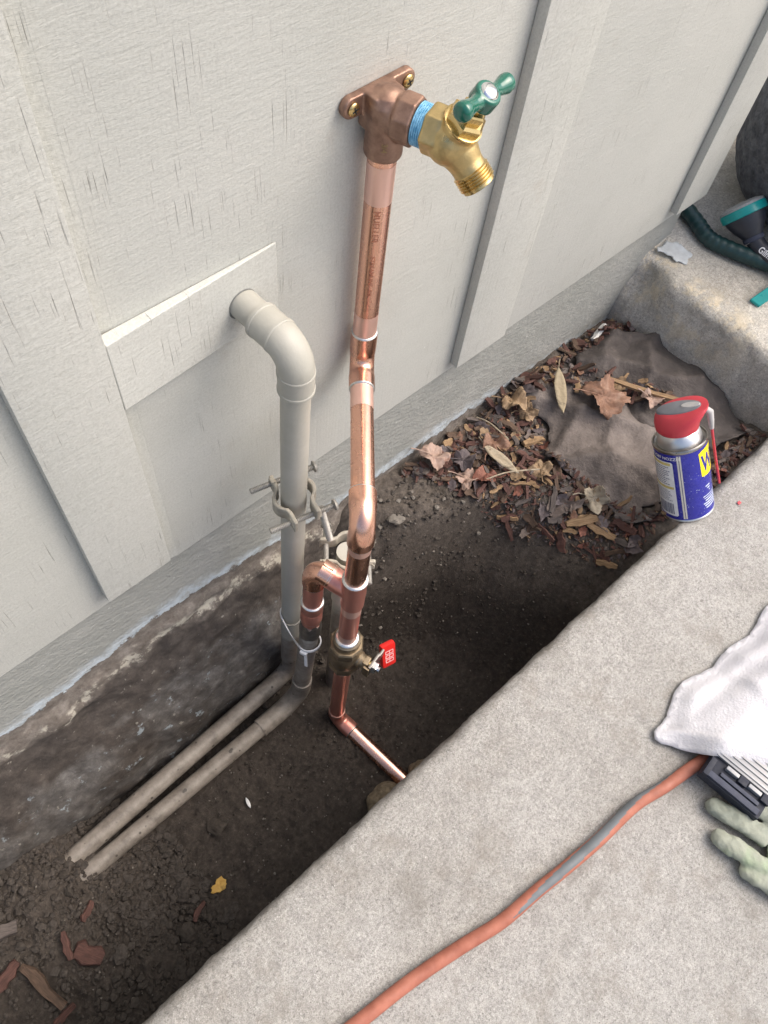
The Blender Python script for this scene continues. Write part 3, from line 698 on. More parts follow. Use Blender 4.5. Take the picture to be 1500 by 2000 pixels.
# drop-ear elbow on the wall
OZ = 0.530
O = V((UX, UY, OZ)); fa_ = R(20)
fd = V((math.sin(fa_), -math.cos(fa_), 0)); fs_ = V((math.cos(fa_), math.sin(fa_), 0))
mb = MB()
mb.lathe(O - Z_ * 0.034, Z_, [(0.0140, 0.0), (0.0146, 0.002), (0.0146, 0.022), (0.0150, 0.034), (0.0150, 0.042), (0.011, 0.048), (0.004, 0.051)], 40)
mb.lathe(O, fd, [(0.0150, -0.004), (0.0152, 0.008), (0.0160, 0.012), (0.0160, 0.014)], 40)
mb.lathe(O, fd, [(0.0172, 0.010), (0.0180, 0.012), (0.0180, 0.0230), (0.0172, 0.0242)], ngon=8)
e1, e2 = V((0.3580, -0.004, 0.5345)), V((0.4095, -0.004, 0.5365))
# the ears
ed_ = (e2 - e1).normalized()
for e in (e1, e2):
    mb.lathe(e + V((0, 0.0038, 0)), (0, -1, 0), [(0.0080, 0), (0.0082, 0.001), (0.0082, 0.0055), (0.0072, 0.0068)], 28)
mb.box((e1 + e2) / 2 + V((0, 0.0003, 0)), ed_, Y_, V((0, 1, 0)).cross(ed_), (e2 - e1).length / 2, 0.0034, 0.0080, 0, 0.001)
mb.box(O + V((0, 0.006, 0)), X_, Y_, Z_, 0.014, 0.009, 0.014, 0, 0.003)
we = mb.build('wall_elbow', 'bronze', cop); cast(we, 0.0008, 5)
for e in (e1, e2):
    sc = MB(); c0 = e + V((0, -0.0035, 0))
    sc.lathe(c0, (0, -1, 0), [(0.0048, 0), (0.0050, 0.0006), (0.0042, 0.0016), (0.0020, 0.0021)], 24); sco = sc.build('screw', 'brass', we)
    cr = MB()
    for a in (R(20), R(110)):
        d_ = V((math.cos(a), 0, math.sin(a))); cr.box(c0 + V((0, -0.00195, 0)), d_, Y_, d_.cross(Y_), 0.0026, 0.0004, 0.0006)
    cr.build('screw_slot', 'gap_dark', we, smooth=False)
vs, fs = text2d('3/4', 0.006, 0.00012); mb = MB(); out = []
for v in vs:
    a = R(-140) + (v.y) / 0.0148; out.append((UX + 0.0150 * math.cos(a), UY + 0.0150 * math.sin(a), OZ - 0.016 - v.x))
mb.add(out, fs); mb.build('raised_letters', 'bronze_edge', we, smooth=False)

# ------------------------------------------------------------------ faucet
B0 = O + fd * 0.024
fau = thing('outdoor_faucet', 'brass hose faucet with green tee handle screwed into the wall elbow', 'faucet', B0)
mb = MB()
for i in range(5):
    mb.lathe(B0 + fd * (0.0004 + i * 0.0016), fd, [(0.0143, 0), (0.0150, 0.0004), (0.0150, 0.0012), (0.0143, 0.0017)], 40)
mb.build('thread_tape', 'teflon_blue', fau)
body = MB()
H0 = B0 + fd * 0.008
body.lathe(H0, fd, [(0.0165, 0.0), (0.0178, 0.0015), (0.0178, 0.0118), (0.0160, 0.0135)], ngon=6)
BC = O + fd * 0.0505 + Z_ * -0.001                      # centre of the cast body
body.lathe(H0 + fd * 0.009, fd, [(0.0135, 0.0), (0.0125, 0.006), (0.0138, 0.012)], 36)
body.ball(BC - Z_ * 0.0015, 0.0180, (1, 1, 1.0))
sp = (fd * 0.73 - Z_ * 0.72).normalized()               # spout
body.lathe(BC, sp, [(0.0150, 0.0), (0.0142, 0.012), (0.0122, 0.020), (0.0122, 0.027)], 36)
sm = (fd * 0.43 + Z_ * 0.90).normalized()               # stem
body.lathe(BC, sm, [(0.0145, 0.0), (0.0140, 0.010), (0.0145, 0.0135), (0.0145, 0.0150)], 36)
bo_ = body.build('cast_body', 'brass_cast', fau); cast(bo_, 0.0008, 5)
sph = MB(); t0 = BC + sp * 0.0245
prof = [(0.0118, 0.0)]
for i in range(5):
    h = 0.0008 + i * 0.0022; prof += [(0.0123, h), (0.0136, h + 0.0008), (0.0136, h + 0.0012), (0.0123, h + 0.0020)]
prof += [(0.0124, 0.0135), (0.0116, 0.0140), (0.0100, 0.0140), (0.0094, 0.0120), (0.0088, 0.002)]
sph.lathe(t0, sp, prof, 44); sph.build('hose_thread', 'brass', fau, True, 50)
bn = MB()
bn.lathe(BC + sm * 0.0140, sm, [(0.0150, 0.0), (0.0152, 0.0010), (0.0150, 0.0022), (0.0135, 0.0026)], 40)
bn.lathe(BC + sm * 0.0160, sm, [(0.0138, 0.0), (0.0142, 0.0010), (0.0142, 0.0062), (0.0120, 0.0078)], ngon=6)
bn.build('bonnet', 'brass', fau, True, 30)
bn = MB(); bn.lathe(BC + sm * 0.0230, sm, [(0.0090, 0.0), (0.0098, 0.0008), (0.0098, 0.0068), (0.0086, 0.0078)], ngon=6); bn.build('packing_nut', 'brass', fau, True, 30)
bn = MB(); bn.lathe(BC + sm * 0.029, sm, [(0.0042, 0.0), (0.0042, 0.010)], 20); bn.build('stem', 'brass', fau)
HC = BC + sm * 0.0415
ha = (fs_ + fd * 0.22); ha = (ha - sm * ha.dot(sm)).normalized()
hb = MB()
hb.lathe(HC - sm * 0.0065, sm, [(0.0085, 0.0), (0.0096, 0.0012), (0.0096, 0.0105), (0.0086, 0.0122)], 36)
for sgn in (-1, 1):
    pts = [HC + ha * (sgn * q) for q in (0.004, 0.010, 0.014, 0.019, 0.024, 0.0275, 0.0295, 0.0303)]
    hb.tube(pts, [0.0058, 0.0052, 0.0048, 0.0056, 0.0068, 0.0067, 0.0050, 0.0022], 24)
han = hb.build('tee_handle', 'green_handle', fau); cast(han, 0.0007, 6)
bn = MB(); bn.lathe(HC + sm * 0.0050, sm, [(0.0064, 0.0), (0.0066, 0.0008), (0.0060, 0.0018), (0.0036, 0.0028), (0.0010, 0.0030)], 32); bn.build('handle_screw', 'chrome', fau)
# raised casting marks on the body (small, worn, unreadable)
vs, fs = text2d('125', 0.0062, 0.0002); mb = MB(); out = []
cn = (fs_ * -0.30 + fd * 0.10 + Z_ * 0.55 - fs_ * 0.45).normalized(); cu_ = (fd - cn * fd.dot(cn)).normalized(); cv_ = cn.cross(cu_)
for v in vs: 
    q = (cn + cu_ * ((v.x - 0.004) / 0.017) + cv_ * ((v.y - 0.002) / 0.017)).normalized(); out.append(BC - Z_ * 0.0015 + q * 0.0181)
mb.add(out, fs); mb.build('raised_letters', 'brass', fau, smooth=False)

# ------------------------------------------------------------------ old painted pipes
def soil_attr(o, z0, z1):
    me = o.data; vals = [1.0 - float(sstep(v.co.z, z0, z1)) for v in me.vertices]; float_attr(me, 'soiled', vals)
def tubeobj(pts, r, name, par, z0=-0.16, z1=-0.05, seg=36, mat='pvc'):
    mb = MB(); mb.tube(pts, r, seg, True); o = mb.build(name, mat, par, True, 60); soil_attr(o, z0, z1); return o
def dense(pts, step_=0.02):
    out = []
    for a, b in zip(pts[:-1], pts[1:]):
        a, b = V(a), V(b); n = max(1, int((b - a).length / step_))
        out += [a.lerp(b, i / n) for i in range(n)]
    return out + [V(pts[-1])]
PX, PY = 0.2585, -0.0660
g1 = thing('painted_pipe', 'tall beige painted pipe coming out of the wall board and bending into the trench', 'pipe', (PX, PY, -0.295))
zc = 0.4095
a_in = V((0.2555 - PX, 0.0 - PY, 0.0)).normalized(); corner = V((PX, PY, zc))
tubeobj(dense([(0.2555, 0.02, zc), corner + a_in * 0.02]), 0.0127, 'pipe_section', g1)
pts = dense([corner + a_in * 0.040, corner + a_in * 0.026]) + arc(corner, a_in, V((0, 0, -1)), 0.022, 12) + dense([corner - Z_ * 0.026, corner - Z_ * 0.046])
tubeobj(pts, 0.0150, 'elbow', g1)
for p_, d_ in ((corner + a_in * 0.040, -a_in), (corner + a_in * 0.020, -a_in), (corner - Z_ * 0.046, Z_), (corner - Z_ * 0.026, Z_)):
    mb = MB(); mb.lathe(p_ - d_ * 0.0004, d_, [(0.0142, 0), (0.01560, 0.0004), (0.01560, 0.0030), (0.0150, 0.0038)], 40); o = mb.build('socket_rim', 'pvc', g1, True, 30); soil_attr(o, -0.2, -0.1)
mb = MB(); ar_ = arc(corner, a_in, V((0, 0, -1)), 0.022, 14); cen = corner + (a_in - Z_).normalized() * 0.0311
pts = [corner + a_in * 0.034] + ar_ + [corner - Z_ * 0.034]; pts = [p + (cen - p).normalized() * 0.0122 + V((-0.003, 0, 0)) for p in pts]
mb.tube(pts, [0.0012] + [0.0036 + 0.0022 * fbm(i * 0.7, 0, 0, 3, 1.0) for i in range(len(pts) - 2)] + [0.0012], 14); o = mb.build('putty_ridge', 'pvc', g1); soil_attr(o, -0.2, -0.1)
lean = V((-0.010, -0.002, 0))
low = V((PX - 0.013, PY + 0.001, -0.298))
along1 = V((-1, -0.045, 0.006)).normalized()
upd = (corner - low).normalized()
pts = dense([corner - Z_ * 0.02, low + upd * 0.045]) + arc(low, upd, along1, 0.030, 10) + dense([low + along1 * 0.045, low + along1 * 0.62])
tubeobj(pts, 0.0127, 'pipe_section', g1, -0.20, -0.08)
tubeobj(dense([low + upd * 0.056, low + upd * 0.20]), 0.0139, 'coupling', g1, -0.20, -0.10)
# second buried pipe, joined to the copper stub
J = PB_ + sdn * 0.150
g2 = thing('buried_pipe', 'old dirty pipe bending out of the trench floor to the copper stub', 'pipe', (J.x, J.y, -0.31))
low2 = V((J.x - 0.008, J.y + 0.010, -0.300)); upd2 = (J - low2).normalized(); along2 = V((-1, -0.012, 0.008)).normalized()
pts = dense([J, low2 + upd2 * 0.050]) + arc(low2, upd2, along2, 0.044, 12) + dense([low2 + along2 * 0.050, low2 + along2 * 0.60])
tubeobj(pts, 0.0119, 'pipe_section', g2, -0.12, 0.06)
pts = dense([low2 + upd2 * 0.078, low2 + upd2 * 0.052]) + arc(low2, upd2, along2, 0.044, 14) + dense([low2 + along2 * 0.052, low2 + along2 * 0.074])
tubeobj(pts, 0.0138, 'elbow', g2, -0.12, 0.06)
# third pipe standing behind the copper riser
QX, QY = 0.2925, -0.110
g3 = thing('standing_pipe', 'short grey pipe standing in the trench behind the copper riser', 'pipe', (QX, QY, -0.34))
tubeobj(dense([(QX, QY, -0.36), (QX, QY, 0.098)]), 0.0119, 'pipe_section', g3, -0.10, 0.02)
tubeobj(dense([(QX, QY, -0.022), (QX, QY, 0.03)]), 0.0136, 'coupling', g3, -0.10, 0.0)

# ------------------------------------------------------------------ pipe clamps (painted over)
def threaded(p, d, L, r, par, name='bolt', mat='bolt_grey', head=True):
    d = V(d).normalized(); mb = MB(); prof = [(r * 0.9, 0)]
    n = int(L / 0.0016)
    for i in range(n): prof += [(r * 0.86, (i + 0.15) * L / n), (r * 1.06, (i + 0.5) * L / n), (r * 0.86, (i + 0.85) * L / n)]
    prof.append((r * 0.8, L)); mb.lathe(p, d, prof, 16)
    if head: mb.lathe(V(p) + d * (L - 0.001), d, [(r * 1.5, 0), (r * 2.05, 0.0008), (r * 1.9, 0.003), (r * 0.9, 0.0042)], 20)
    return mb.build(name, mat, par, True, 70)
def clamp(c, ang, label, rad, half, zrot=0.0):
    g = thing('pipe_clamp', label, 'clamp', c, 'beige pipe clamps')
    c = V(c); u = V((math.cos(ang), math.sin(ang), 0)); v = V((-math.sin(ang), math.cos(ang), 0))
    for s in (-1, 1):            # two jaws, each a strap bent round the pipe with flat ears
        mb = MB(); P = []
        ks = [(-half, 0.0095), (-rad - 0.004, 0.0095)] + [(-rad * math.cos(t) * 0.98, 0.0075 + (rad - 0.001) * max(0.0, math.sin(t)) * 0.92) for t in np.linspace(0.35, math.pi - 0.35, 9)] + [(rad + 0.004, 0.0095), (half, 0.0095)]
        prev = None
        for (a, b) in ks: P.append(c + v * a + u * (s * b) + Z_ * (0.003 * s))
        vs = []
        for p in P:
            for dz in (-1, 1):
                for dt in (0, 1): vs.append(p + Z_ * (dz * 0.0088) + u * (s * dt * 0.0042))
        fs = []
        for i in range(len(P) - 1):
            a, b = i * 4, (i + 1) * 4
            fs += [(a, b, b + 1, a + 1), (a + 2, a + 3, b + 3, b + 2), (a, a + 2, b + 2, b), (a + 1, b + 1, b + 3, a + 3)]
        fs += [(0, 1, 3, 2), tuple(len(vs) - 4 + k for k in (0, 2, 3, 1))]
        mb.add(vs, fs); o = mb.build('jaw', 'clamp_paint', g, True, 35)
        bv = o.modifiers.new('bevel', 'BEVEL'); bv.width = 0.0011; bv.segments = 2
    for s in (-1, 1):
        q = c + v * (s * (half - 0.007))
        threaded(q - u * 0.036 + Z_ * 0.002 * s, u, 0.068, 0.0030, g)
        for k in (-1, 1):
            mb = MB(); mb.lathe(q + u * (k * 0.0135) - u * 0.0012 + Z_ * 0.002 * s, u, [(0.0060, 0), (0.0064, 0.0006), (0.0064, 0.0034), (0.0058, 0.004)], ngon=6); mb.build('nut', 'clamp_paint', g, smooth=False)
    return g
clamp((PX - 0.0035, PY - 0.0005, 0.196), R(-14), 'beige painted clamp bolted round the tall painted pipe', 0.0124, 0.030)
clamp((QX, QY, 0.094), R(50), 'beige painted clamp on the short pipe behind the copper riser', 0.0124, 0.030)
rod = threaded((PX + 0.016, PY - 0.018, 0.178), (QX - PX - 0.030, QY - PY + 0.030, -0.060), 0.055, 0.0036, None, 'threaded_rod', 'bolt_grey', False)
tag(rod, 'thin threaded rod between the two beige pipe clamps', 'rod')

# ------------------------------------------------------------------ zip tie round the two pipes
zt = thing('cable_tie', 'white plastic cable tie holding the painted pipe to the copper stub pipe', 'cable tie', (0.235, -0.10, -0.11))
c1 = V((PX - 0.0085, PY - 0.001, -0.085)); c2 = V((low2.x + (J.x - low2.x) * 0.95, low2.y + (J.y - low2.y) * 0.95, -0.072))
dd = (c2 - c1); dd.z = 0; L_ = dd.length; dd.normalize(); nn = V((-dd.y, dd.x, 0)); rr1, rr2 = 0.0148, 0.0132
loop = []
for t in np.linspace(math.pi / 2, 3 * math.pi / 2, 14): loop.append(c1 + dd * (math.cos(t) * rr1) + nn * (math.sin(t) * rr1))
for t in np.linspace(-math.pi / 2, math.pi / 2, 14): loop.append(c2 + dd * (math.cos(t) * rr2) + nn * (math.sin(t) * rr2))
loop.append(loop[0]); loop = dense(loop, 0.006)
mb = MB(); vs = []
for i, p in enumerate(loop):
    k = (p - c1).dot(dd) / L_; z = c1.z + (c2.z - c1.z) * k - 0.010 * math.sin(max(0, min(1, k)) * math.pi) * (1 if (p - c1).dot(nn) < 0 else -0.2)
    o_ = (p - (c1 if k < 0.5 else c2)); o_.z = 0; o_.normalize()
    for dz, dr in ((-0.0026, 0), (-0.0026, 0.0016), (0.0026, 0.0016), (0.0026, 0)): vs.append((p.x + o_.x * dr, p.y + o_.y * dr, z + dz))
fs = [(i * 4 + a, i * 4 + (a + 1) % 4, (i + 1) * 4 + (a + 1) % 4, (i + 1) * 4 + a) for i in range(len(loop) - 1) for a in range(4)]
mb.add(vs, fs); mb.build('strap', 'zip_tie', zt, True, 35)
hz = c2 - nn * (rr2 * 0.75) + dd * (rr2 * 0.55); hz.z = c2.z - 0.004
on = (hz - c2); on.z = 0; on.normalize(); td = Z_.cross(on)
mb = MB(); mb.box(hz + on * 0.002, td, Z_, on, 0.0046, 0.0036, 0.0030, 0, 0.0008); mb.build('lock_head', 'zip_tie', zt)
mb = MB(); vs = []
for i in range(7):
    k = i / 6; p = hz + on * (0.003 + 0.004 * k) + td * (0.003 + 0.003 * k) - Z_ * (0.003 + 0.026 * k)
    for a in ((-1, -1), (1, -1), (1, 1), (-1, 1)): vs.append(p + td * (0.0019 * a[0]) + on * (0.0006 * a[1]))
fs = [(i * 4 + a, i * 4 + (a + 1) % 4, (i + 1) * 4 + (a + 1) % 4, (i + 1) * 4 + a) for i in range(6) for a in range(4)]
mb.add(vs, fs); mb.build('tail', 'zip_tie', zt)

# ------------------------------------------------------------------ concrete lump beside the pipe end
def lump(name, c, size, mat, label, cat, group=None, seed=0, sub=3, flat=0.7, amp=0.55):
    mb = MB(); mb.ball((0, 0, 0), 1, (1, 1, 1), sub)
    for i, p in enumerate(mb.v):
        k = 1 + amp * fbm(p[0] + seed * 3.1, p[1], p[2], 3, 1.1); mb.v[i] = (p[0] * size[0] * k, p[1] * size[1] * k, p[2] * size[2] * k)
    o = mb.build(name, mat, None, True, 35); o.location = c; o.rotation_euler = (0, 0, seed); return tag(o, label, cat, group)
lump('concrete_lump', (0.232, -0.303, -0.345), (0.035, 0.030, 0.026), 'dirt_concrete', 'brown crumbling concrete lump where the copper pipe meets the slab', 'concrete lump', seed=1)
lump('concrete_lump', (0.297, -0.300, -0.338), (0.017, 0.020, 0.018), 'dirt_concrete', 'small pale concrete lump right of the buried copper pipe end', 'concrete lump', seed=2)

# ================================================================== SPRAY CAN
CB = V((0.7225, -0.3100, -0.0105))
th, ph = R(33), R(92)
ca = V((math.sin(th) * math.cos(ph), math.sin(th) * math.sin(ph), math.cos(th)))
tc = (CAM - CB).normalized(); cy_ = -(tc - ca * tc.dot(ca)).normalized(); cx_ = cy_.cross(ca).normalized()
can = thing('spray_can', 'blue and yellow spray can with red cap leaning at the slab edge', 'spray can', CB)
CR, CH = 0.0325, 0.112
def cl(x, y, z): return CB + cx_ * x + cy_ * y + ca * z
def cyl(t, r, z): return cl(r * math.sin(t), -r * math.cos(t), z)
def lathe_can(prof, name, mat, seg=64, ang=35):
    mb = MB(); mb.lathe(CB, ca, prof, seg); return mb.build(name, mat, can, True, ang)
cbody = lathe_can([(0.0300, 0.0035), (CR, 0.0036), (CR, CH - 0.004), (0.0305, CH - 0.0035)], 'can_body', 'can_blue')
lathe_can([(0.024, 0.004), (0.0290, 0.0006), (0.0312, 0.0), (0.0328, 0.0012), (0.0332, 0.0026), (0.0326, 0.0040)], 'bottom_rim', 'can_silver')
lathe_can([(0.0326, CH - 0.0045), (0.0334, CH - 0.003), (0.0336, CH - 0.001), (0.0328, CH + 0.0006), (0.0318, CH + 0.0004), (0.0308, CH - 0.0022), (0.0280, CH - 0.0032), (0.0272, CH - 0.001)], 'top_rim', 'can_rim')
lathe_can([(0.0276, CH - 0.0022), (0.0272, CH + 0.0010), (0.0262, CH + 0.0060), (0.0245, CH + 0.0110), (0.0220, CH + 0.0150), (0.019, CH + 0.017)], 'dome', 'can_silver')
def patch(name, t0, t1, z0, z1, mat, dr=0.00022, par=cbody, corner=0.0):
    n = max(2, int(abs(t1 - t0) / 0.06) + 1); mb = MB(); vs = []
    for i in range(n + 1):
        t = t0 + (t1 - t0) * i / n
        e = min(i, n - i) == 0; q = corner if e else 0
        vs += [cyl(t, CR + dr, z0 + q), cyl(t, CR + dr, z1 - q)]
    mb.add(vs, [(2 * i, 2 * i + 2, 2 * i + 3, 2 * i + 1) for i in range(n)]); return mb.build(name, mat, par)
D = R
patch('label_panel', D(-92), D(-22), 0.0095, 0.0960, 'can_white', corner=0.002)
for k, (z0, z1, t0, t1) in enumerate(((0.0905, 0.0945, -90, -27), (0.0535, 0.0575, -90, -25))): patch('label_band', D(t0), D(t1), z0, z1, 'can_ochre', 0.00034)
mb = MB(); rnd = random.Random(3)
def dash(t0, t1, z0, z1, dr=0.00034):
    n = max(1, int((t1 - t0) / 0.08)); vs = []
    for i in range(n + 1):
        t = t0 + (t1 - t0) * i / n; vs += [cyl(t, CR + dr, z0), cyl(t, CR + dr, z1)]
    mb.add(vs, [(2 * i, 2 * i + 2, 2 * i + 3, 2 * i + 1) for i in range(n)])
z = 0.0870
while z > 0.0330:
    if not (0.0515 < z < 0.0590):
        t = D(-88); end = D(-29 - rnd.random() * 14)
        hgt = 0.0012 if z > 0.058 else 0.0008
        while t < end:
            wl = D(rnd.uniform(2.0, 7.0)); dash(t, min(end, t + wl), z, z + hgt); t += wl + D(1.0)
    z -= 0.0030 if z > 0.058 else 0.0021
mb.build('label_small_print', 'can_text', cbody, smooth=False)
mb = MB(); t = D(-76)
while t < D(-31):
    wl = D(rnd.choice((0.7, 0.7, 1.4, 2.1))); dash(t, t + wl, 0.0125, 0.0300, 0.00034); t += wl + D(rnd.choice((0.8, 0.8, 1.5)))
mb.build('barcode', 'can_text', cbody, smooth=False)
patch('seam_stripe', D(-12), D(-8.2), 0.006, 0.106, 'can_silver'); patch('seam_stripe', D(-6.6), D(-3.2), 0.006, 0.106, 'can_silver')
patch('seam_line', D(-8.1), D(-6.7), 0.006, 0.106, 'can_text')
def can_text(body, size, t_start, z0, mat, name, off=0.0, sx=1.0, dr=0.00034):
    vs, fs = text2d(body, size, off); mb = MB()
    mb.add([cyl(t_start + v.x * sx / CR, CR + dr, z0 + v.y) for v in vs], fs); return mb.build(name, mat, cbody, smooth=False)
can_text('TEAR-OFF NOZZLE', 0.0060, D(-94), 0.0995, 'white_print', 'label_lettering', 0.00008)
# yellow shield with the name
shield = [(30, 0.0845), (60, 0.0905), (84, 0.0905), (108, 0.0845), (108, 0.060), (84, 0.0545), (60, 0.0545), (33, 0.060)]
mb = MB(); top = [(30, 0.0850), (45, 0.0885), (60, 0.0895), (85, 0.0895), (110, 0.086)]; bot = [(33, 0.0570), (45, 0.0548), (60, 0.054), (85, 0.054), (107, 0.056)]
vs = []
for (a, za), (b, zb) in zip(top, bot):
    vs += [(a, za), (b, zb)]
fine = []; N = 24
tt = [p[0] for p in top]; tz = [p[1] + 0.0145 for p in top]; bt = [p[0] for p in bot]; bz = [p[1] + 0.0095 for p in bot]
for i in range(N + 1):
    k = i / N; a0 = 36 + 74 * k; b0 = 39 + 68 * k
    fine += [cyl(D(a0), CR + 0.00022, float(np.interp(a0, tt, tz))), cyl(D(b0), CR + 0.00022, float(np.interp(b0, bt, bz)))]
mb.add(fine, [(2 * i, 2 * i + 2, 2 * i + 3, 2 * i + 1) for i in range(N)]); mb.build('brand_shield', 'can_yellow', cbody)
can_text('WD-40', 0.0340, D(42), 0.0715, 'can_blue', 'brand_lettering', 0.0011, 0.62)
for i, zz in enumerate((0.0330, 0.0295, 0.0255, 0.0215, 0.0180, 0.0140)):
    mb = MB(); dash(D(36 + (i % 3) * 3), D(78), zz, zz + (0.0018 if i > 1 else 0.0012)); mb.build('label_print', 'can_text_light', cbody, smooth=False)
mb = MB()
for k in range(3): dash(D(46 + 5 * k), D(60), 0.0470 - k * 0.004, 0.0486 - k * 0.004)
mb.build('label_print', 'can_text_light', cbody, smooth=False)
# dents of wear: scratches on the blue
mb = MB()
for k in range(46):
    t = D(rnd.uniform(-20, 60)); zz = rnd.uniform(0.01, 0.09); dash(t, t + D(rnd.uniform(0.4, 1.6)), zz, zz + rnd.uniform(0.0003, 0.0009), 0.0003)
mb.build('scratch', 'can_text_light', cbody, smooth=False)
# red cap: stacked ellipses, long towards the straw side
def ell(z, cxo, rx, ry, n=48, yaw=R(-12), shear=0.0, sy=0.0):
    c, s = math.cos(yaw), math.sin(yaw); out = []
    for k in range(n):
        a = 2 * math.pi * k / n; x = cxo + rx * math.cos(a); y = ry * math.sin(a)
        out.append(cl(x * c - y * s, x * s + y * c, z + shear * x + sy * y))
    return out
def loft(rings, name, mat, par=can):
    mb = MB(); n = len(rings[0]); vs = [p for r_ in rings for p in r_]
    fs = [(i * n + k, i * n + (k + 1) % n, (i + 1) * n + (k + 1) % n, (i + 1) * n + k) for i in range(len(rings) - 1) for k in range(n)]
    fs += [tuple(range(n - 1, -1, -1)), tuple((len(rings) - 1) * n + k for k in range(n))]
    mb.add(vs, fs); return mb.build(name, mat, par, True, 45)
T = CH
cap = loft([ell(T + .0130, 0, .0200, .0200), ell(T + .0150, 0, .0245, .0238), ell(T + .021, .0000, .0268, .0245, shear=.12, sy=.05), ell(T + .029, .0030, .0305, .0235, shear=.24, sy=.18),
            ell(T + .0345, .0050, .0325, .0215, shear=.26, sy=.28), ell(T + .0390, .0055, .0318, .0188, shear=.22, sy=.34), ell(T + .0420, .0050, .0285, .0155, shear=.16, sy=.36), ell(T + .0434, .0045, .0230, .0120, shear=.12, sy=.36)], 'cap', 'cap_red')
loft([ell(T + .0400, .003, .0270, .0098, shear=.15, sy=.36), ell(T + .0440, .003, .0262, .0094, shear=.12, sy=.36), ell(T + .0450, .003, .0245, .0082, shear=.11, sy=.36)], 'cap_insert', 'cap_grey')
loft([ell(T + .0440, .017, .0120, .0042, shear=.11, sy=.36), ell(T + .0462, .017, .0105, .0034, shear=.10, sy=.36)], 'trigger', 'cap_grey_light')
yaw = R(-12); sxv = cl(math.cos(yaw), math.sin(yaw), 0) - CB
s0 = CB + sxv * 0.0365 + ca * (T + 0.034); 
mb = MB(); mb.tube([s0 + sxv * -0.004 + ca * 0.008, s0 + sxv * 0.002 + ca * 0.002, s0 + sxv * 0.0022 - ca * 0.010, s0 + sxv * 0.0022 - ca * 0.022], [0.0040, 0.0044, 0.0036, 0.0026], 20); mb.build('straw_socket', 'cap_grey_light', can)
mb = MB(); mb.tube([s0 + sxv * 0.0022 - ca * 0.018, s0 + sxv * 0.003 - ca * 0.06, s0 + sxv * 0.0048 - ca * 0.106], 0.0017, 14); mb.build('straw', 'cap_red', can)

# ================================================================== EXTENSION CORD
cp = [(-0.0366, -0.4403), (0.0116, -0.4477), (0.074, -0.4568), (0.1305, -0.469), (0.1761, -0.4805), (0.2231, -0.4858), (0.2568, -0.4906), (0.3072, -0.4964), (0.3626, -0.5), (0.4039, -0.5098), (0.4572, -0.5205), (0.50, -0.531), (0.56, -0.54), (0.63, -0.53)]
def catmull(pts, n=10):
    pts = [V((*p, 0)) if len(p) == 2 else V(p) for p in pts]; out = []
    P = [pts[0]] + pts + [pts[-1]]
    for i in range(1, len(P) - 2):
        for k in range(n):
            t = k / n; a, b, c, d = P[i - 1], P[i], P[i + 1], P[i + 2]
            out.append(0.5 * ((2 * b) + (c - a) * t + (2 * a - 5 * b + 4 * c - d) * t * t + (3 * b - a - 3 * c + d) * t ** 3))
    return out + [P[-2]]
path = [p + V((0, 0, 0.0068)) for p in catmull(cp, 14)]
def cmi(i, k, n, seg):
    x = path[i].x
    a0 = 90 - (x - 0.295) * 900 if True else 0
    if not 0.185 < x < 0.425: return 0
    wdt = 46 * math.sin(math.pi * (x - 0.185) / 0.24) ** 0.6
    d = (360.0 * k / seg - (a0 - 90) * 0.55 - 335 + 540) % 360 - 180
    return 1 if abs(d) < wdt else 0
mb = MB(); mb.tube(path, 0.0067, 40, True, None, cmi)
o = mb.build('extension_cord', ['cord_orange', 'cord_grey']); tag(o, 'orange rubber extension cord with a grey stripe lying across the concrete', 'cord')

# ================================================================== GLOVE, CASE, TOWEL
gl = MB()
tips = [((0.4250, -0.5500), (0.4420, -0.6150), 0.0105), ((0.4035, -0.5735), (0.4170, -0.6420), 0.0110), ((0.3990, -0.612), (0.412, -0.668), 0.0098), ((0.4480, -0.5460), (0.466, -0.610), 0.0098)]
for (tx, ty), (bx, by), r in tips:
    a, b = V((tx, ty, r * 0.62)), V((bx, by, r * 0.75 + 0.002)); d = (b - a)
    pts = [a + d * k + Z_ * (0.0045 * math.sin(k * math.pi)) for k in (0.0, 0.04, 0.12, 0.3, 0.45, 0.6, 0.8, 1.0)]
    gl.tube(pts, [r * q for q in (0.3, 0.72, 0.94, 1.0, 0.97, 1.03, 1.04, 1.1)], 20, True, 0.72)
gl.tube([V((0.475, -0.615, 0.012)), V((0.452, -0.655, 0.014)), V((0.455, -0.705, 0.014)), V((0.470, -0.755, 0.013)), V((0.485, -0.80, 0.013))], [0.026, 0.042, 0.043, 0.036, 0.036], 28, True, 0.34)
gl.tube([V((0.510, -0.640, 0.010)), V((0.505, -0.655, 0.011)), V((0.49, -0.675, 0.012)), V((0.47, -0.70, 0.012))], [0.005, 0.0115, 0.0125, 0.015], 18, True, 0.7)
gl.tube([V((0.425, -0.627, 0.0105)), V((0.435, -0.66, 0.013)), V((0.45, -0.69, 0.013))], [0.014, 0.03, 0.034], 20, True, 0.42)
o = gl.build('work_glove', 'glove'); cast(o, 0.0014, 5)
tx = bpy.data.textures.new('creases', 'CLOUDS'); tx.noise_scale = 0.011; tx.noise_depth = 3
dm = o.modifiers.new('creases', 'DISPLACE'); dm.texture = tx; dm.strength = 0.0050; dm.mid_level = 0.5; dm.texture_coords = 'LOCAL'
tag(o, 'grey green work glove lying on the concrete under the black case', 'glove')

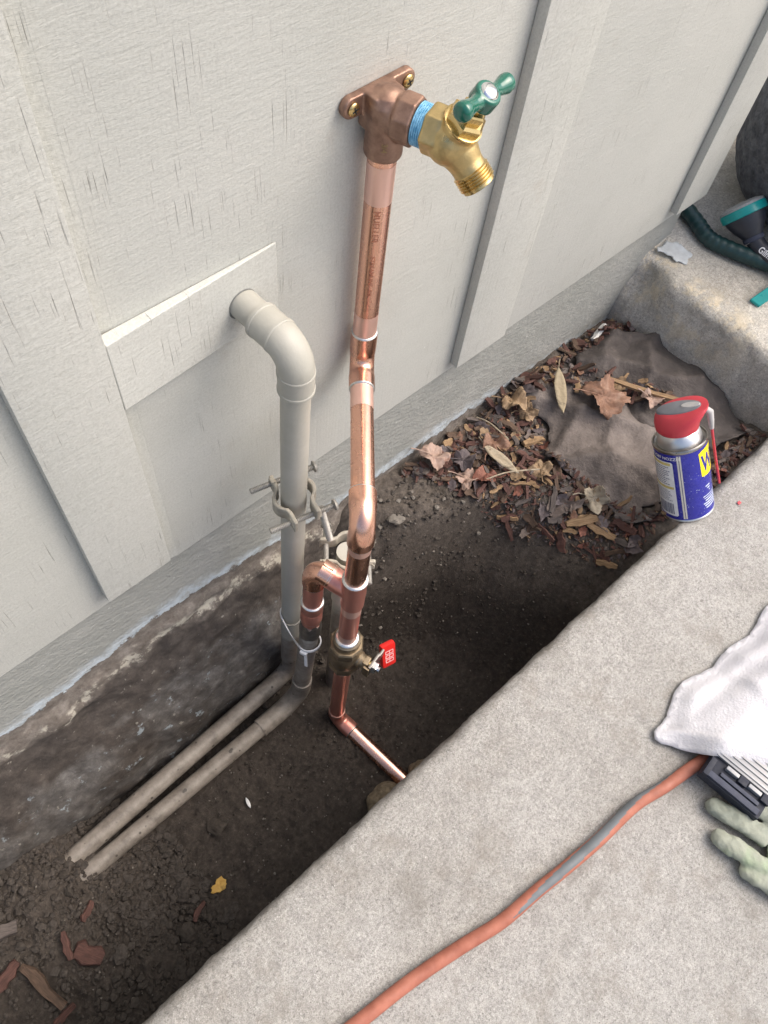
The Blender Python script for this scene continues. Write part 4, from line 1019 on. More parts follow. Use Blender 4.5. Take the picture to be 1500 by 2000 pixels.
cs = thing('bit_case', 'black plastic case with clear ribbed lid on the glove, half under the towel', 'case', (0.466, -0.56, 0.021))
ex = V((0.10, -0.995, 0)).normalized(); ey = V((0.995, 0.10, 0)).normalized(); zc_ = 0.0245
cc = V((0.4385, -0.5600, zc_))
def cbx(name, mat, u0, u1, w0, w1, z0, z1, bev=0.001, par=cs):
    mb = MB(); mb.box(cc + ex * ((u0 + u1) / 2) + ey * ((w0 + w1) / 2) + Z_ * ((z0 + z1) / 2), ex, ey, Z_, (u1 - u0) / 2, (w1 - w0) / 2, (z1 - z0) / 2, 0, bev); return mb.build(name, mat, par)
base = cbx('base', 'case_black', -0.036, 0.034, 0.000, 0.105, -0.010, 0.004, 0.002)
cbx('rail', 'case_mid', -0.034, 0.030, 0.0015, 0.0085, 0.004, 0.0075)
cbx('rail', 'case_mid', -0.020, 0.026, 0.0105, 0.0150, 0.004, 0.0070)
cbx('rail', 'case_black', -0.036, -0.030, 0.000, 0.022, 0.004, 0.0088)
for u in (-0.019, 0.008): cbx('hinge', 'case_clear', u, u + 0.015, 0.0200, 0.0245, 0.004, 0.0098, 0.0008)
for u in (-0.003, 0.0245): cbx('hinge_block', 'case_black', u, u + 0.010, 0.0175, 0.0265, 0.004, 0.0088, 0.0008)
lid = cbx('lid', 'case_clear', -0.034, 0.034, 0.0270, 0.104, 0.0045, 0.0085, 0.001)
for k in range(9): cbx('lid_rib', 'case_clear', -0.033, 0.033, 0.030 + k * 0.0062, 0.0325 + k * 0.0062, 0.0085, 0.0100, 0.0005, lid)

def inside(p, poly):
    x, y = p; c = False; j = len(poly) - 1
    for i in range(len(poly)):
        xi, yi = poly[i]; xj, yj = poly[j]
        if (yi > y) != (yj > y) and x < (xj - xi) * (y - yi) / (yj - yi) + xi: c = not c
        j = i
    return c
def edge_dist(p, poly):
    p = V(p).to_2d(); best = 9
    for i in range(len(poly)):
        a, b = V(poly[i]).to_2d(), V(poly[(i + 1) % len(poly)]).to_2d(); ab = b - a
        t = max(0, min(1, (p - a).dot(ab) / max(1e-9, ab.length_squared))); best = min(best, (p - a - ab * t).length)
    return best
def sheet(name, poly, hfun, mats, step_=0.006, wob=0.002, thick=0.002, parent=None, seed=0):
    """irregular sheet: outline polygon, height function, real thickness"""
    B = []
    for i in range(len(poly)):
        a, b = V(poly[i]).to_2d(), V(poly[(i + 1) % len(poly)]).to_2d(); n = max(1, int((b - a).length / step_))
        for k in range(n):
            q = a.lerp(b, k / n); B.append(V((q.x + wob * fbm(q.x, q.y, seed, 3, 60), q.y + wob * fbm(q.x, q.y, seed + 5, 3, 60))))
    xs = [p[0] for p in poly]; ys = [p[1] for p in poly]; pts = list(B); nb = len(B)
    pl = [tuple(b) for b in B]
    y = min(ys); row = 0
    while y < max(ys):
        x = min(xs) + (step_ / 2 if row % 2 else 0)
        while x < max(xs):
            if inside((x, y), pl) and edge_dist((x, y), poly) > step_ * 0.6: pts.append(V((x, y)))
            x += step_
        y += step_ * 0.87; row += 1
    r_ = delaunay_2d_cdt(pts, [(i, (i + 1) % nb) for i in range(nb)], [], 1, 1e-6)
    co2, fc = r_[0], r_[2]
    vs = [(p.x, p.y, hfun(p.x, p.y)) for p in co2]
    mb = MB(); mb.add(vs, [tuple(f) for f in fc]); o = mb.build(name, mats, parent, True, 180)
    # all normals up, then thickness downwards
    me = o.data
    if sum(p.normal.z for p in me.polygons) < 0: me.flip_normals()
    s = o.modifiers.new('thickness', 'SOLIDIFY'); s.thickness = thick; s.offset = -1
    return o
tw = [(0.672, -0.4615), (0.6252, -0.4700), (0.5911, -0.4617), (0.5549, -0.4640), (0.5144, -0.4507), (0.4978, -0.4522), (0.4673, -0.4640), (0.4424, -0.4650), (0.4365, -0.4705), (0.4385, -0.4790), (0.4443, -0.4894), (0.4549, -0.5140), (0.4690, -0.5400), (0.490, -0.575), (0.53, -0.62), (0.60, -0.64), (0.70, -0.62), (0.74, -0.53), (0.72, -0.47)]
hem_a, hem_b = V((0.4385, -0.4740)), V((0.500, -0.590))
def h_towel(x, y):
    e = edge_dist((x, y), tw); rise = float(sstep(e, 0.0, 0.022))
    z = 0.0045 + 0.011 * rise
    # lump where it covers the case and the cord
    z += 0.024 * float(sstep(x, 0.438, 0.475)) * float(sstep(-y, 0.478, 0.522))
    z += 0.012 * float(np.exp(-((y + 0.522 + 0.2 * (x - 0.46)) / 0.014) ** 2)) * float(sstep(0.50 - x, 0.0, 0.06))
    for (x0, y0, x1, y1, hgt, wd) in ((0.72, -0.505, 0.50, -0.468, 0.0055, 0.008), (0.72, -0.535, 0.462, -0.486, 0.0060, 0.009), (0.74, -0.565, 0.52, -0.545, 0.0065, 0.010), (0.66, -0.61, 0.585, -0.485, 0.0050, 0.008), (0.56, -0.50, 0.545, -0.56, 0.004, 0.007)):
        ax_, ay_ = x1 - x0, y1 - y0; L2 = ax_ * ax_ + ay_ * ay_; t_ = max(0.0, min(1.0, ((x - x0) * ax_ + (y - y0) * ay_) / L2))
        dd_ = math.hypot(x - x0 - ax_ * t_, y - y0 - ay_ * t_) + 0.004 * fbm(x, y, hgt * 900, 2, 30)
        z += hgt * math.exp(-(dd_ / wd) ** 2) * rise * (1 - t_ * 0.6)
    z += 0.0028 * fbm(x, y, 8.8, 4, 26) * rise + 0.0006 * fbm(x, y, 1.8, 2, 420)
    # stitched hem along the lower left edge
    ab = hem_b - hem_a; d = abs((V((x, y)) - hem_a).cross(ab)) / ab.length
    if x < 0.53: z += 0.0018 * (1 if d < 0.0165 else 0) - 0.0032 * math.exp(-((d - 0.0175) / 0.0016) ** 2)
    return max(z, 0.0042)
tow = sheet('towel', tw, h_towel, 'towel', 0.0042, 0.003, 0.0032)
tag(tow, 'crumpled white terry towel lying on the concrete over the cord', 'towel')

# ================================================================== HOSE, NOZZLE, POTS (on the step)
ZS = 0.0412
hp_ = [(1.135, 0.25, ZS + .012), (1.128, 0.12, ZS + .012), (1.118, 0.045, ZS + .012), (1.100, -0.008, ZS + .012), (1.086, -0.042, ZS + .012), (1.090, -0.072, ZS + .013), (1.105, -0.115, ZS + .014), (1.130, -0.165, ZS + .013), (1.165, -0.25, ZS + .012), (1.19, -0.36, ZS + .012), (1.18, -0.50, ZS + .012)]
hpth = catmull(hp_, 16); fine = dense(hpth, 0.0022)
mb = MB(); mb.tube(fine, [0.0118 + 0.0005 * math.sin(i * 1.25) for i in range(len(fine))], 24); o = mb.build('garden_hose', 'hose_green', None, True, 180)
tag(o, 'dark green ribbed garden hose coming round the wall corner', 'hose')
hp2 = [(1.155, -0.145, ZS + .0095), (1.13, -0.172, ZS + .0095), (1.105, -0.192, ZS + .0095), (1.10, -0.225, ZS + .0095), (1.12, -0.30, ZS + .0095), (1.10, -0.42, ZS + .0095)]
mb = MB(); mb.tube(catmull(hp2, 10), 0.0090, 20); o = mb.build('garden_hose', 'hose_green', None); tag(o, 'thin dark hose end half hidden below the ribbed green hose', 'hose')
nz = thing('spray_nozzle', 'teal and black watering nozzle resting on the green hose beside the pot', 'hose nozzle', (1.135, -0.075, ZS))
N0 = V((1.1200, -0.0620, ZS + 0.054)); nd = V((0.12, 0.80, 0.50)).normalized()       # direction the face looks
mb = MB(); mb.lathe(N0, nd, [(0.0315, -0.004), (0.0330, -0.003), (0.0335, 0.006), (0.0320, 0.009), (0.0300, 0.0095)], 48); mb.build('face_ring', 'teal', nz)
mb = MB(); mb.lathe(N0, nd, [(0.0318, 0.0085), (0.0325, 0.0095), (0.0315, 0.0125), (0.020, 0.016), (0.003, 0.017)], 48); mb.build('face', 'nozzle_face', nz)
mb = MB(); mb.lathe(N0, nd, [(0.0300, -0.003), (0.0290, -0.008), (0.0240, -0.020), (0.0165, -0.032), (0.0125, -0.040)], 48); mb.build('cone', 'nozzle_dark', nz)
mb = MB(); mb.lathe(N0, nd, [(0.0150, -0.036), (0.0155, -0.038), (0.0155, -0.041), (0.0135, -0.043)], 36); mb.build('collar', 'case_mid', nz)
n1 = N0 - nd * 0.042
ta = V((0.10, -0.985, -0.12)).normalized()
mb = MB(); mb.tube([n1, n1 - nd * 0.008 + ta * 0.006, n1 - nd * 0.010 + ta * 0.02, n1 - nd * 0.010 + ta * 0.06, n1 - nd * 0.010 + ta * 0.13], [0.0125, 0.0128, 0.0128, 0.0124, 0.0120], 28); mb.build('handle', 'nozzle_dark', nz)
vs, fs = text2d('Gilmour', 0.0130, 0.0003); mb = MB(); t0_ = n1 - nd * 0.010 + ta * 0.006
tn = (CAM - t0_).normalized(); tn = (tn - ta * tn.dot(ta)).normalized(); tb = tn.cross(ta)
mb.add([t0_ + ta * v.x * 0.8 + (tn * math.cos((v.y - 0.0045) / 0.0129) + tb * math.sin((v.y - 0.0045) / 0.0129)) * 0.0132 for v in vs], fs); mb.build('brand_lettering', 'white_print', nz, smooth=False)
# teal squeeze lever, a bent strip
lp = [V((1.040, -0.166, ZS + 0.003)), V((1.062, -0.170, ZS + 0.012)), V((1.085, -0.174, ZS + 0.020)), V((1.110, -0.180, ZS + 0.024)), V((1.135, -0.186, ZS + 0.022))]
mb = MB(); vs = []
for p in lp:
    for a in ((-1, -1), (1, -1), (1, 1), (-1, 1)): vs.append(p + V((0.0, 0.0085 * a[0], 0)) + V((0, 0, 0.0022 * a[1])))
fs = [(i * 4 + a, i * 4 + (a + 1) % 4, (i + 1) * 4 + (a + 1) % 4, (i + 1) * 4 + a) for i in range(4) for a in range(4)] + [(0, 1, 2, 3), (16, 19, 18, 17)]
mb.add(vs, fs); lv_ = mb.build('squeeze_lever', 'teal', nz, True, 35)
bv = lv_.modifiers.new('bevel', 'BEVEL'); bv.width = 0.001; bv.segments = 2

def pot(c, prof, mat, label, rough_amp, name='plant_pot'):
    g = thing(name, label, 'pot', c)
    n = 96; vs = []; fs = []
    for r_, h in prof:
        for k in range(n):
            a = 2 * math.pi * k / n; x, y = math.cos(a), math.sin(a)
            q = r_ + rough_amp * fbm(x * 0.2, y * 0.2, h, 4, 45); vs.append((c[0] + x * q, c[1] + y * q, c[2] + h))
    fs = [(i * n + k, i * n + (k + 1) % n, (i + 1) * n + (k + 1) % n, (i + 1) * n + k) for i in range(len(prof) - 1) for k in range(n)] + [tuple(range(n))]
    mb = MB(); mb.add(vs, fs); mb.build('bowl', mat, g, True, 60); return g
pp = [(0.085, 0.0), (0.100, 0.008)] + [(0.100 + 0.075 * math.sin(t), 0.008 + 0.165 * (1 - math.cos(t)) / 1.0) for t in np.linspace(0.15, 1.6, 12)] + [(0.172, 0.20), (0.165, 0.225), (0.172, 0.235), (0.170, 0.245), (0.150, 0.245), (0.148, 0.20)]
P1 = pot((1.305, -0.100, ZS), pp, 'pot_grey', 'rough dark grey round stone planter on the step behind the hose nozzle', 0.006)
mb = MB(); mb.lathe((1.305, -0.100, ZS + 0.205), Z_, [(0.145, 0), (0.140, 0.010), (0.05, 0.014)], 40); mb.build('potting_soil', 'soil', P1)
pp2 = [(0.075, 0.0), (0.080, 0.005), (0.105, 0.17), (0.115, 0.18), (0.115, 0.20), (0.105, 0.20), (0.100, 0.15)]
P2 = pot((1.400, 0.180, ZS), pp2, 'pot_black', 'glossy black plant pot beyond the rough grey planter', 0.0)
mb = MB(); mb.lathe((1.400, 0.180, ZS + 0.165), Z_, [(0.100, 0), (0.095, 0.008), (0.03, 0.010)], 40); mb.build('potting_soil', 'soil', P2)

pp_ = [(1.016, -0.006), (1.030, -0.002), (1.050, -0.008), (1.056, -0.026), (1.046, -0.044), (1.030, -0.050), (1.018, -0.038), (1.022, -0.024)]
o = sheet('dried_paint', pp_, lambda x, y: 0.0414 + 0.0004 * fbm(x, y, 2, 3, 90), 'paint_spill', 0.003, 0.016, 0.0014); tag(o, 'pale blue grey patch of dried paint on the step by the wall', 'paint patch')

# ================================================================== LANDSCAPE FABRIC
def h_fab(seed, base):
    def h(x, y):
        z = gz(x, y) + base
        s1 = 0.013 * (1 - abs(math.sin(x * 26 + y * 19 + seed + 2.5 * fbm(x, y, seed, 2, 7)))) ** 2
        s2 = 0.009 * (1 - abs(math.sin(x * -18 + y * 38 + seed * 2 + 2.5 * fbm(x, y, seed + 3, 2, 9)))) ** 2
        s3 = 0.0024 * (1 - abs(math.sin(x * 75 - y * 52 + seed + 4 * fbm(x, y, seed + 7, 3, 14)))) ** 3 * (0.5 + fbm(x, y, seed + 9, 2, 18))
        return z + s1 + s2 + s3 + 0.014 * max(0, fbm(x, y, seed + 1, 3, 11)) + 0.003 * fbm(x, y, 1, 3, 45)
    return h
f1 = [(0.837, -0.028), (0.903, -0.014), (0.960, -0.020), (0.975, -0.056), (0.972, -0.106), (0.975, -0.144), (0.968, -0.172), (0.966, -0.22), (0.940, -0.288), (0.875, -0.270), (0.803, -0.216), (0.819, -0.124), (0.800, -0.058)]
f2 = [(0.700, -0.023), (0.748, -0.010), (0.814, -0.036), (0.840, -0.112), (0.850, -0.203), (0.805, -0.262), (0.775, -0.296), (0.735, -0.292), (0.705, -0.262), (0.676, -0.288), (0.668, -0.271), (0.679, -0.231), (0.674, -0.168), (0.663, -0.121), (0.718, -0.090), (0.712, -0.052)]
hf1_, hf2_ = h_fab(1.0, 0.006), h_fab(4.0, 0.005)
HF1 = lambda x, y: hf1_(x, y) + 0.012 * float(sstep(edge_dist((x, y), f1), 0.0, 0.045))
HF2 = lambda x, y: hf2_(x, y) + 0.018 * float(sstep(edge_dist((x, y), f2), 0.0, 0.045))
o = sheet('landscape_fabric', f1, HF1, 'fabric_dark', 0.0055, 0.010, 0.0016); tag(o, 'dark brown wrinkled landscape fabric sheet against the concrete step', 'fabric', 'weed fabric pieces')
o = sheet('landscape_fabric', f2, HF2, 'fabric_dry', 0.0055, 0.010, 0.0016); tag(o, 'paler dusty landscape fabric piece between the leaves and the spray can', 'fabric', 'weed fabric pieces')
def surf(x, y):
    z = gz(x, y)
    if inside((x, y), f1): z = max(z, HF1(x, y))
    if inside((x, y), f2): z = max(z, HF2(x, y))
    return z

# ================================================================== LITTER
def normal_at(x, y, e=0.006):
    return V((-(surf(x + e, y) - surf(x - e, y)) / (2 * e), -(surf(x, y + e) - surf(x, y - e)) / (2 * e), 1)).normalized()
def place(o, x, y, ang, lift=0.0, tilt=0.0, rr=random):
    n = normal_at(x, y, 0.012); n = (n + V((rr.uniform(-tilt, tilt), rr.uniform(-tilt, tilt), 0))).normalized()
    u = V((math.cos(ang), math.sin(ang), 0)); u = (u - n * u.dot(n)).normalized(); v = n.cross(u)
    mt = Matrix((u, v, n)).transposed().to_4x4(); mt.translation = V((x, y, surf(x, y) + lift)); o.matrix_world = mt
def chip_mesh(k, L, W_, H, mat):
    rr = random.Random(100 + k); n = 6; vs = []
    for i in range(n):
        t = i / (n - 1); w_ = W_ * (0.35 + 0.65 * math.sin(math.pi * (0.15 + 0.7 * t))) * rr.uniform(0.75, 1.15); c = rr.uniform(-0.15, 0.15) * W_
        bend = 0.10 * L * (t - 0.5) ** 2
        h = H * rr.uniform(0.6, 1.1)
        for a, b in ((-1, -1), (1, -1), (0.85, 1), (-0.8, 1)): vs.append(((t - 0.5) * L + rr.uniform(-0.04, 0.04) * L * (1 if i in (0, n - 1) else 0.3), c + a * w_ / 2, b * h / 2 + bend))
    fs = [(i * 4 + a, i * 4 + (a + 1) % 4, (i + 1) * 4 + (a + 1) % 4, (i + 1) * 4 + a) for i in range(n - 1) for a in range(4)] + [(3, 2, 1, 0), tuple((n - 1) * 4 + q for q in range(4))]
    me = bpy.data.meshes.new('wood_chip'); me.from_pydata(vs, [], fs); me.materials.append(MAT[mat]); fix_normals(me); return me
CM = {}
dims = [(0.024, 0.0085, 0.0028), (0.031, 0.0075, 0.0026), (0.019, 0.010, 0.0032), (0.036, 0.0062, 0.0030), (0.016, 0.007, 0.0026)]
for mi_, mat in enumerate(('chip_red', 'chip_brown', 'chip_tan', 'chip_grey')):
    CM[mat] = [chip_mesh(mi_ * 10 + j, *d, mat) for j, d in enumerate(dims)]
COLW = {'chip_red': 'reddish', 'chip_brown': 'dark brown', 'chip_tan': 'pale tan', 'chip_grey': 'weathered grey'}
SHW = ('short flat', 'long narrow', 'squarish', 'splinter-thin', 'tiny')
AREA_A = [(0.481, -0.008), (0.663, -0.006), (0.898, -0.006), (0.968, -0.008), (0.970, -0.050), (0.930, -0.026), (0.859, -0.026), (0.783, -0.020), (0.724, -0.025), (0.638, -0.050), (0.543, -0.060)]
AREA_B = [(0.529, -0.012), (0.675, -0.012), (0.710, -0.030), (0.715, -0.077), (0.672, -0.119), (0.685, -0.181), (0.690, -0.252), (0.706, -0.300), (0.650, -0.303), (0.630, -0.285), (0.600, -0.215), (0.560, -0.135), (0.515, -0.042)]
AREA_C = [(0.722, -0.012), (0.799, -0.017), (0.850, -0.08), (0.895, -0.176), (0.866, -0.180), (0.820, -0.110), (0.765, -0.055), (0.715, -0.030)]
AREA_D = [(0.861, -0.280), (0.950, -0.286), (0.955, -0.308), (0.790, -0.310), (0.80, -0.29)]
def rnd_in(poly, rr):
    xs = [p[0] for p in poly]; ys = [p[1] for p in poly]
    while True:
        p = (rr.uniform(min(xs), max(xs)), rr.uniform(min(ys), max(ys)))
        if inside(p, poly): return p
rr = random.Random(11)
plan = [(AREA_A, 100, (5, 4, 1, 2), 'in the strip along the foundation'), (AREA_B, 125, (4, 4, 2, 3), 'in the heap between trench and fabric'),
        (AREA_C, 20, (3, 2, 2, 1), 'scattered over the fabric'), (AREA_D, 18, (5, 3, 1, 1), 'behind the spray can by the slab')]
GRP = 'loose wood chips of the mulch'
for poly, n, wts, where in plan:
    for _ in range(n):
        mat = rr.choices(('chip_red', 'chip_brown', 'chip_tan', 'chip_grey'), wts)[0]
        x, y = rnd_in(poly, rr); sh = rr.randrange(5); o = bpy.data.objects.new('wood_chip', CM[mat][sh]); COL.objects.link(o)
        place(o, x, y, rr.uniform(0, 6.28), rr.uniform(0.002, 0.010), 0.45, rr); k = rr.uniform(0.75, 1.3); o.matrix_world = o.matrix_world @ Matrix.Diagonal((k, k * rr.uniform(0.8, 1.3), k, 1))
        tag(o, f'{SHW[sh]} {COLW[mat]} wood chip {where}', 'wood chip', GRP)
def big_chip(x, y, ang, L, W_, H, mat, label, lift=0.006, tilt=0.1, name='wood_chip', cat='wood chip'):
    o = bpy.data.objects.new(name, chip_mesh(int(abs(x * 900 + y * 77)) + 300, L, W_, H, mat)); COL.objects.link(o); place(o, x, y, R(ang), lift, tilt, rr); return tag(o, label, cat, GRP if name == 'wood_chip' else None)
big_chip(0.634, -0.222, -26, 0.042, 0.015, 0.005, 'chip_tan', 'broad tan splintered chip, largest among the mulch in front of the fabric', 0.010)
big_chip(0.645, -0.250, -75, 0.040, 0.013, 0.005, 'chip_tan', 'long tan chip lying just slabward of the largest tan chip', 0.010)
big_chip(0.573, -0.145, -22, 0.030, 0.009, 0.004, 'chip_tan', 'orange tan chip alone at the edge of the dark trench')
big_chip(0.676, -0.090, -23, 0.034, 0.012, 0.005, 'chip_tan', 'orange tan chip on the near corner of the pale fabric', 0.008)
big_chip(0.628, -0.285, -40, 0.030, 0.010, 0.004, 'chip_tan', 'orange chip at the trench edge nearest the slab', 0.008)
big_chip(0.665, -0.268, -70, 0.036, 0.014, 0.004, 'chip_red', 'wide dark red chip against the pale fabric edge', 0.010)
big_chip(0.858, -0.143, -64, 0.120, 0.0085, 0.004, 'chip_tan', 'long thin bark stick lying across the dark fabric', 0.010, 0.02, 'stick', 'stick')
big_chip(0.905, -0.018, 3, 0.034, 0.011, 0.006, 'chip_grey', 'chalky white wood fragment by the wall near the step', 0.010).data.materials[0] = MAT['paint_chip']
big_chip(-0.232, -0.186, -83, 0.070, 0.015, 0.007, 'chip_brown', 'large dark bark piece at the lower left of the trench', 0.008)
big_chip(-0.176, -0.193, -60, 0.036, 0.026, 0.006, 'chip_red', 'squarish red brown bark piece in the lower left trench', 0.010)
big_chip(-0.188, -0.170, -105, 0.034, 0.010, 0.005, 'chip_red', 'upright red bark splinter beside the squarish bark piece', 0.012, 0.3)
big_chip(-0.049, -0.235, 24, 0.026, 0.009, 0.004, 'chip_red', 'red bark chip between the clods near the slab side of the trench')
big_chip(-0.235, -0.225, 10, 0.034, 0.010, 0.005, 'chip_red', 'red brown chip below the large dark bark piece')
big_chip(-0.150, -0.150, 20, 0.026, 0.010, 0.004, 'chip_red', 'small red chip where the buried pipes disappear', 0.006)
big_chip(-0.240, -0.100, -30, 0.050, 0.024, 0.008, 'chip_grey', 'flat grey wood block at the left edge of the trench', 0.008)
big_chip(-0.255, -0.150, 15, 0.036, 0.016, 0.005, 'chip_red', 'brown red chip at the far left of the trench')

# dead leaves
def maple(L, seed, curl):
    rr_ = random.Random(seed); n = 84; rings = 9; vs = [(0, 0, 0)]; fs = []
    out = []
    for i in range(n):
        a = 2 * math.pi * i / n
        lob = 0.74 + 0.20 * abs(math.cos(2.5 * a)) ** 1.4 + 0.10 * math.cos(a) + 0.55 * fbm(math.cos(a) + seed * 3, math.sin(a), 0, 3, 1.3) + 0.05 * rr_.uniform(-1, 1)
        out.append(max(0.28, lob))
    ax = rr_.uniform(0, 3.14)
    for r_ in range(1, rings + 1):
        for i in range(n):
            a = 2 * math.pi * i / n; q = out[i] * r_ / rings; x, y = q * math.cos(a), q * math.sin(a)
            d = x * math.sin(ax) + y * math.cos(ax)
            z = 0.5 * curl * abs(d) ** 1.5 + curl * 0.55 * (r_ / rings) ** 2 * math.sin(3 * a + seed) + 0.42 * fbm(x + seed, y, 0, 4, 1.9) - 0.05 * abs(math.sin(2.5 * a)) * q
            vs.append((x * L / 2, y * L / 2, z * L / 2))
    for i in range(n): fs.append((0, 1 + i, 1 + (i + 1) % n))
    for r_ in range(rings - 1):
        for i in range(n):
            a, b = 1 + r_ * n + i, 1 + r_ * n + (i + 1) % n; fs.append((a, a + n, b + n, b))
    return vs, fs
def lance(L, W_, seed, curl):
    n = 16; vs = []; fs = []
    for i in range(n + 1):
        t = i / n; w_ = W_ / 2 * (math.sin(math.pi * min(1, t * 1.02)) ** 0.8) + 0.0004
        for k in range(-2, 3):
            s_ = k / 2; vs.append(((t - 0.5) * L, s_ * w_, curl * L * ((t - 0.5) ** 2) * 2 + abs(s_) * w_ * 0.5 + 0.05 * L * fbm(t * 3 + seed, s_, 0, 3, 1.5) + 0.0015 * (0.5 - abs(s_))))
    for i in range(n):
        for k in range(4): a = i * 5 + k; fs.append((a, a + 1, a + 6, a + 5))
    return vs, fs
def scrap(L, seed):
    # torn, folded piece of dead leaf
    rr_ = random.Random(seed); n = 22; rings = 4; vs = [(0, 0, 0)]; fs = []; fold = rr_.uniform(0.5, 1.6); ax = rr_.uniform(0, 3.14); asp = rr_.uniform(0.45, 0.95)
    rad = [0.72 + 0.55 * fbm(math.cos(6.283 * i / n) + seed * 7, math.sin(6.283 * i / n), 0, 3, 1.4) + rr_.uniform(-0.10, 0.10) for i in range(n)]
    for r_ in range(1, rings + 1):
        for i in range(n):
            a = 2 * math.pi * i / n; q = max(0.25, rad[i]) * r_ / rings; x, y = q * math.cos(a), q * math.sin(a) * asp
            d = x * math.sin(ax) + y * math.cos(ax)
            z = fold * 0.45 * abs(d) ** 1.3 + 0.28 * fbm(x + seed, y, 3, 3, 2.2)
            vs.append((x, y, z))
    for i in range(n): fs.append((0, 1 + i, 1 + (i + 1) % n))
    for r_ in range(rings - 1):
        for i in range(n):
            a, b = 1 + r_ * n + i, 1 + r_ * n + (i + 1) % n; fs.append((a, a + n, b + n, b))
    return [(x * L / 2, y * L / 2, z * L / 2) for x, y, z in vs], fs
def leaf(x, y, ang, kind, L, mat, label, lift=0.010, tilt=0.2, seed=1, curl=0.22, W_=0.02, group=None, stem=True):
    vs, fs = maple(L, seed, curl) if kind == 'm' else (scrap(L, seed) if kind == 's' else lance(L, W_, seed, curl))
    g = thing('dead_leaf', label, 'leaf', (0, 0, 0), group)
    me = bpy.data.meshes.new('blade'); me.from_pydata(vs, [], fs); o = link('blade', me, mat, None, True, 180); o.parent = g
    s = o.modifiers.new('thickness', 'SOLIDIFY'); s.thickness = 0.0005
    zmin = min(v[2] for v in vs)
    if stem:
        mb = MB()
        if kind == 'm': pts = [(-L * 0.02, 0, vs[0][2] + 0.0008), (-L * 0.22, 0.002, vs[0][2] + 0.002), (-L * 0.55, 0.004, 0.003), (-L * 0.75, 0.001, 0.006)]
        else: pts = [(-L * 0.48, 0, vs[2][2]), (-L * 0.58, 0.001, vs[2][2] + 0.001), (-L * 0.66, 0.003, vs[2][2])]
        mb.tube(pts, [0.0007, 0.0008, 0.0008, 0.0010][:len(pts)], 8); st_ = mb.build('stalk', mat); st_.parent = g
    place(g, x, y, R(ang), lift - zmin * 0.5, tilt, rr); return g
leaf(0.791, -0.113, -38, 'm', 0.072, 'leaf_brown', 'large curled orange brown maple leaf on the fabric', 0.012, 0.15, 3, 0.5)
leaf(0.690, -0.030, -58, 'm', 0.042, 'leaf_tan', 'tan curled leaf standing against the foundation', 0.018, 0.5, 5, 0.8)
leaf(0.536, -0.022, -45, 'm', 0.044, 'leaf_pale', 'pale pinkish leaf leaning on the foundation at the edge of the bare soil', 0.020, 0.35, 8, 0.5)
leaf(0.553, -0.074, -67, 'm', 0.036, 'leaf_pale', 'small pinkish leaf lying at the edge of the bare soil', 0.008, 0.2, 9, 0.5)
leaf(0.668, -0.211, -46, 'm', 0.040, 'leaf_cream', 'cream skeleton leaf at the corner of the pale fabric', 0.012, 0.2, 12, 0.7)
leaf(0.853, -0.156, -62, 'm', 0.032, 'leaf_pale', 'small pink crumpled leaf behind the spray can cap', 0.010, 0.2, 14, 0.7)
leaf(0.752, -0.064, -131, 'l', 0.080, 'leaf_olive', 'narrow olive tan leaf lying on the pale fabric', 0.010, 0.08, 2, 0.10, 0.018)
leaf(0.609, -0.085, -99, 'l', 0.080, 'leaf_cream', 'narrow cream leaf with dark spots lying over the mulch', 0.014, 0.10, 4, 0.12, 0.016)
leaf(0.570, -0.050, -39, 'm', 0.036, 'leaf_purple', 'dark purple grey crumpled leaf among the wood chips', 0.012, 0.3, 15, 0.8)
leaf(-0.011, -0.228, -1, 's', 0.030, 'leaf_yellow', 'small yellow leaf fragment on the dark trench floor', 0.006, 0.1, 21, 0.12, stem=False)
leaf(0.625, -0.060, 20, 'm', 0.044, 'leaf_brown', 'brown leaf half under the narrow cream leaf', 0.008, 0.25, 22, 0.5)
leaf(0.575, -0.090, 140, 'm', 0.036, 'leaf_red', 'dark red leaf at the trench end of the mulch', 0.010, 0.3, 23, 0.5)
leaf(0.640, -0.135, 60, 'm', 0.034, 'leaf_tan', 'tan broken leaf between the mulch and the pale fabric corner', 0.010, 0.3, 24, 0.6)
leaf(0.7, -0.052, -30, 'm', 0.030, 'leaf_tan', 'small tan leaf at the wall side tip of the pale fabric', 0.010, 0.3, 25, 0.6)
SM = []
for j, mat in enumerate(('leaf_red', 'leaf_brown', 'leaf_purple', 'leaf_dull', 'leaf_tan', 'leaf_dull', 'leaf_red', 'leaf_purple', 'leaf_dull')):
    k = j % 3; vs, fs = scrap((0.020, 0.028, 0.038)[k], 40 + j); me = bpy.data.meshes.new('leaf_scrap'); me.from_pydata(vs, [], fs); me.materials.append(MAT[mat]); me.polygons.foreach_set('use_smooth', [True] * len(me.polygons)); SM.append((me, mat, ('small', 'mid-sized', 'large')[k]))
SL = {'leaf_red': 'dark red', 'leaf_brown': 'orange brown', 'leaf_purple': 'purple grey', 'leaf_tan': 'tan', 'leaf_dull': 'dull grey brown'}
for poly, n, where in ((AREA_A, 36, 'in the strip along the foundation'), (AREA_B, 66, 'in the heap between trench and fabric'), (AREA_C, 8, 'scattered over the fabric'), (AREA_D, 6, 'behind the spray can by the slab')):
    for _ in range(n):
        me, mat, sz = rr.choice(SM); x, y = rnd_in(poly, rr); o = bpy.data.objects.new('leaf_scrap', me); COL.objects.link(o)
        place(o, x, y, rr.uniform(0, 6.28), rr.uniform(0.002, 0.008), 0.5, rr); k = rr.uniform(0.85, 1.15); o.matrix_world = o.matrix_world @ Matrix.Diagonal((k, k, k, 1))
        tag(o, f'{sz} {SL[mat]} torn leaf scrap {where}', 'leaf', 'leaf scraps in the mulch')
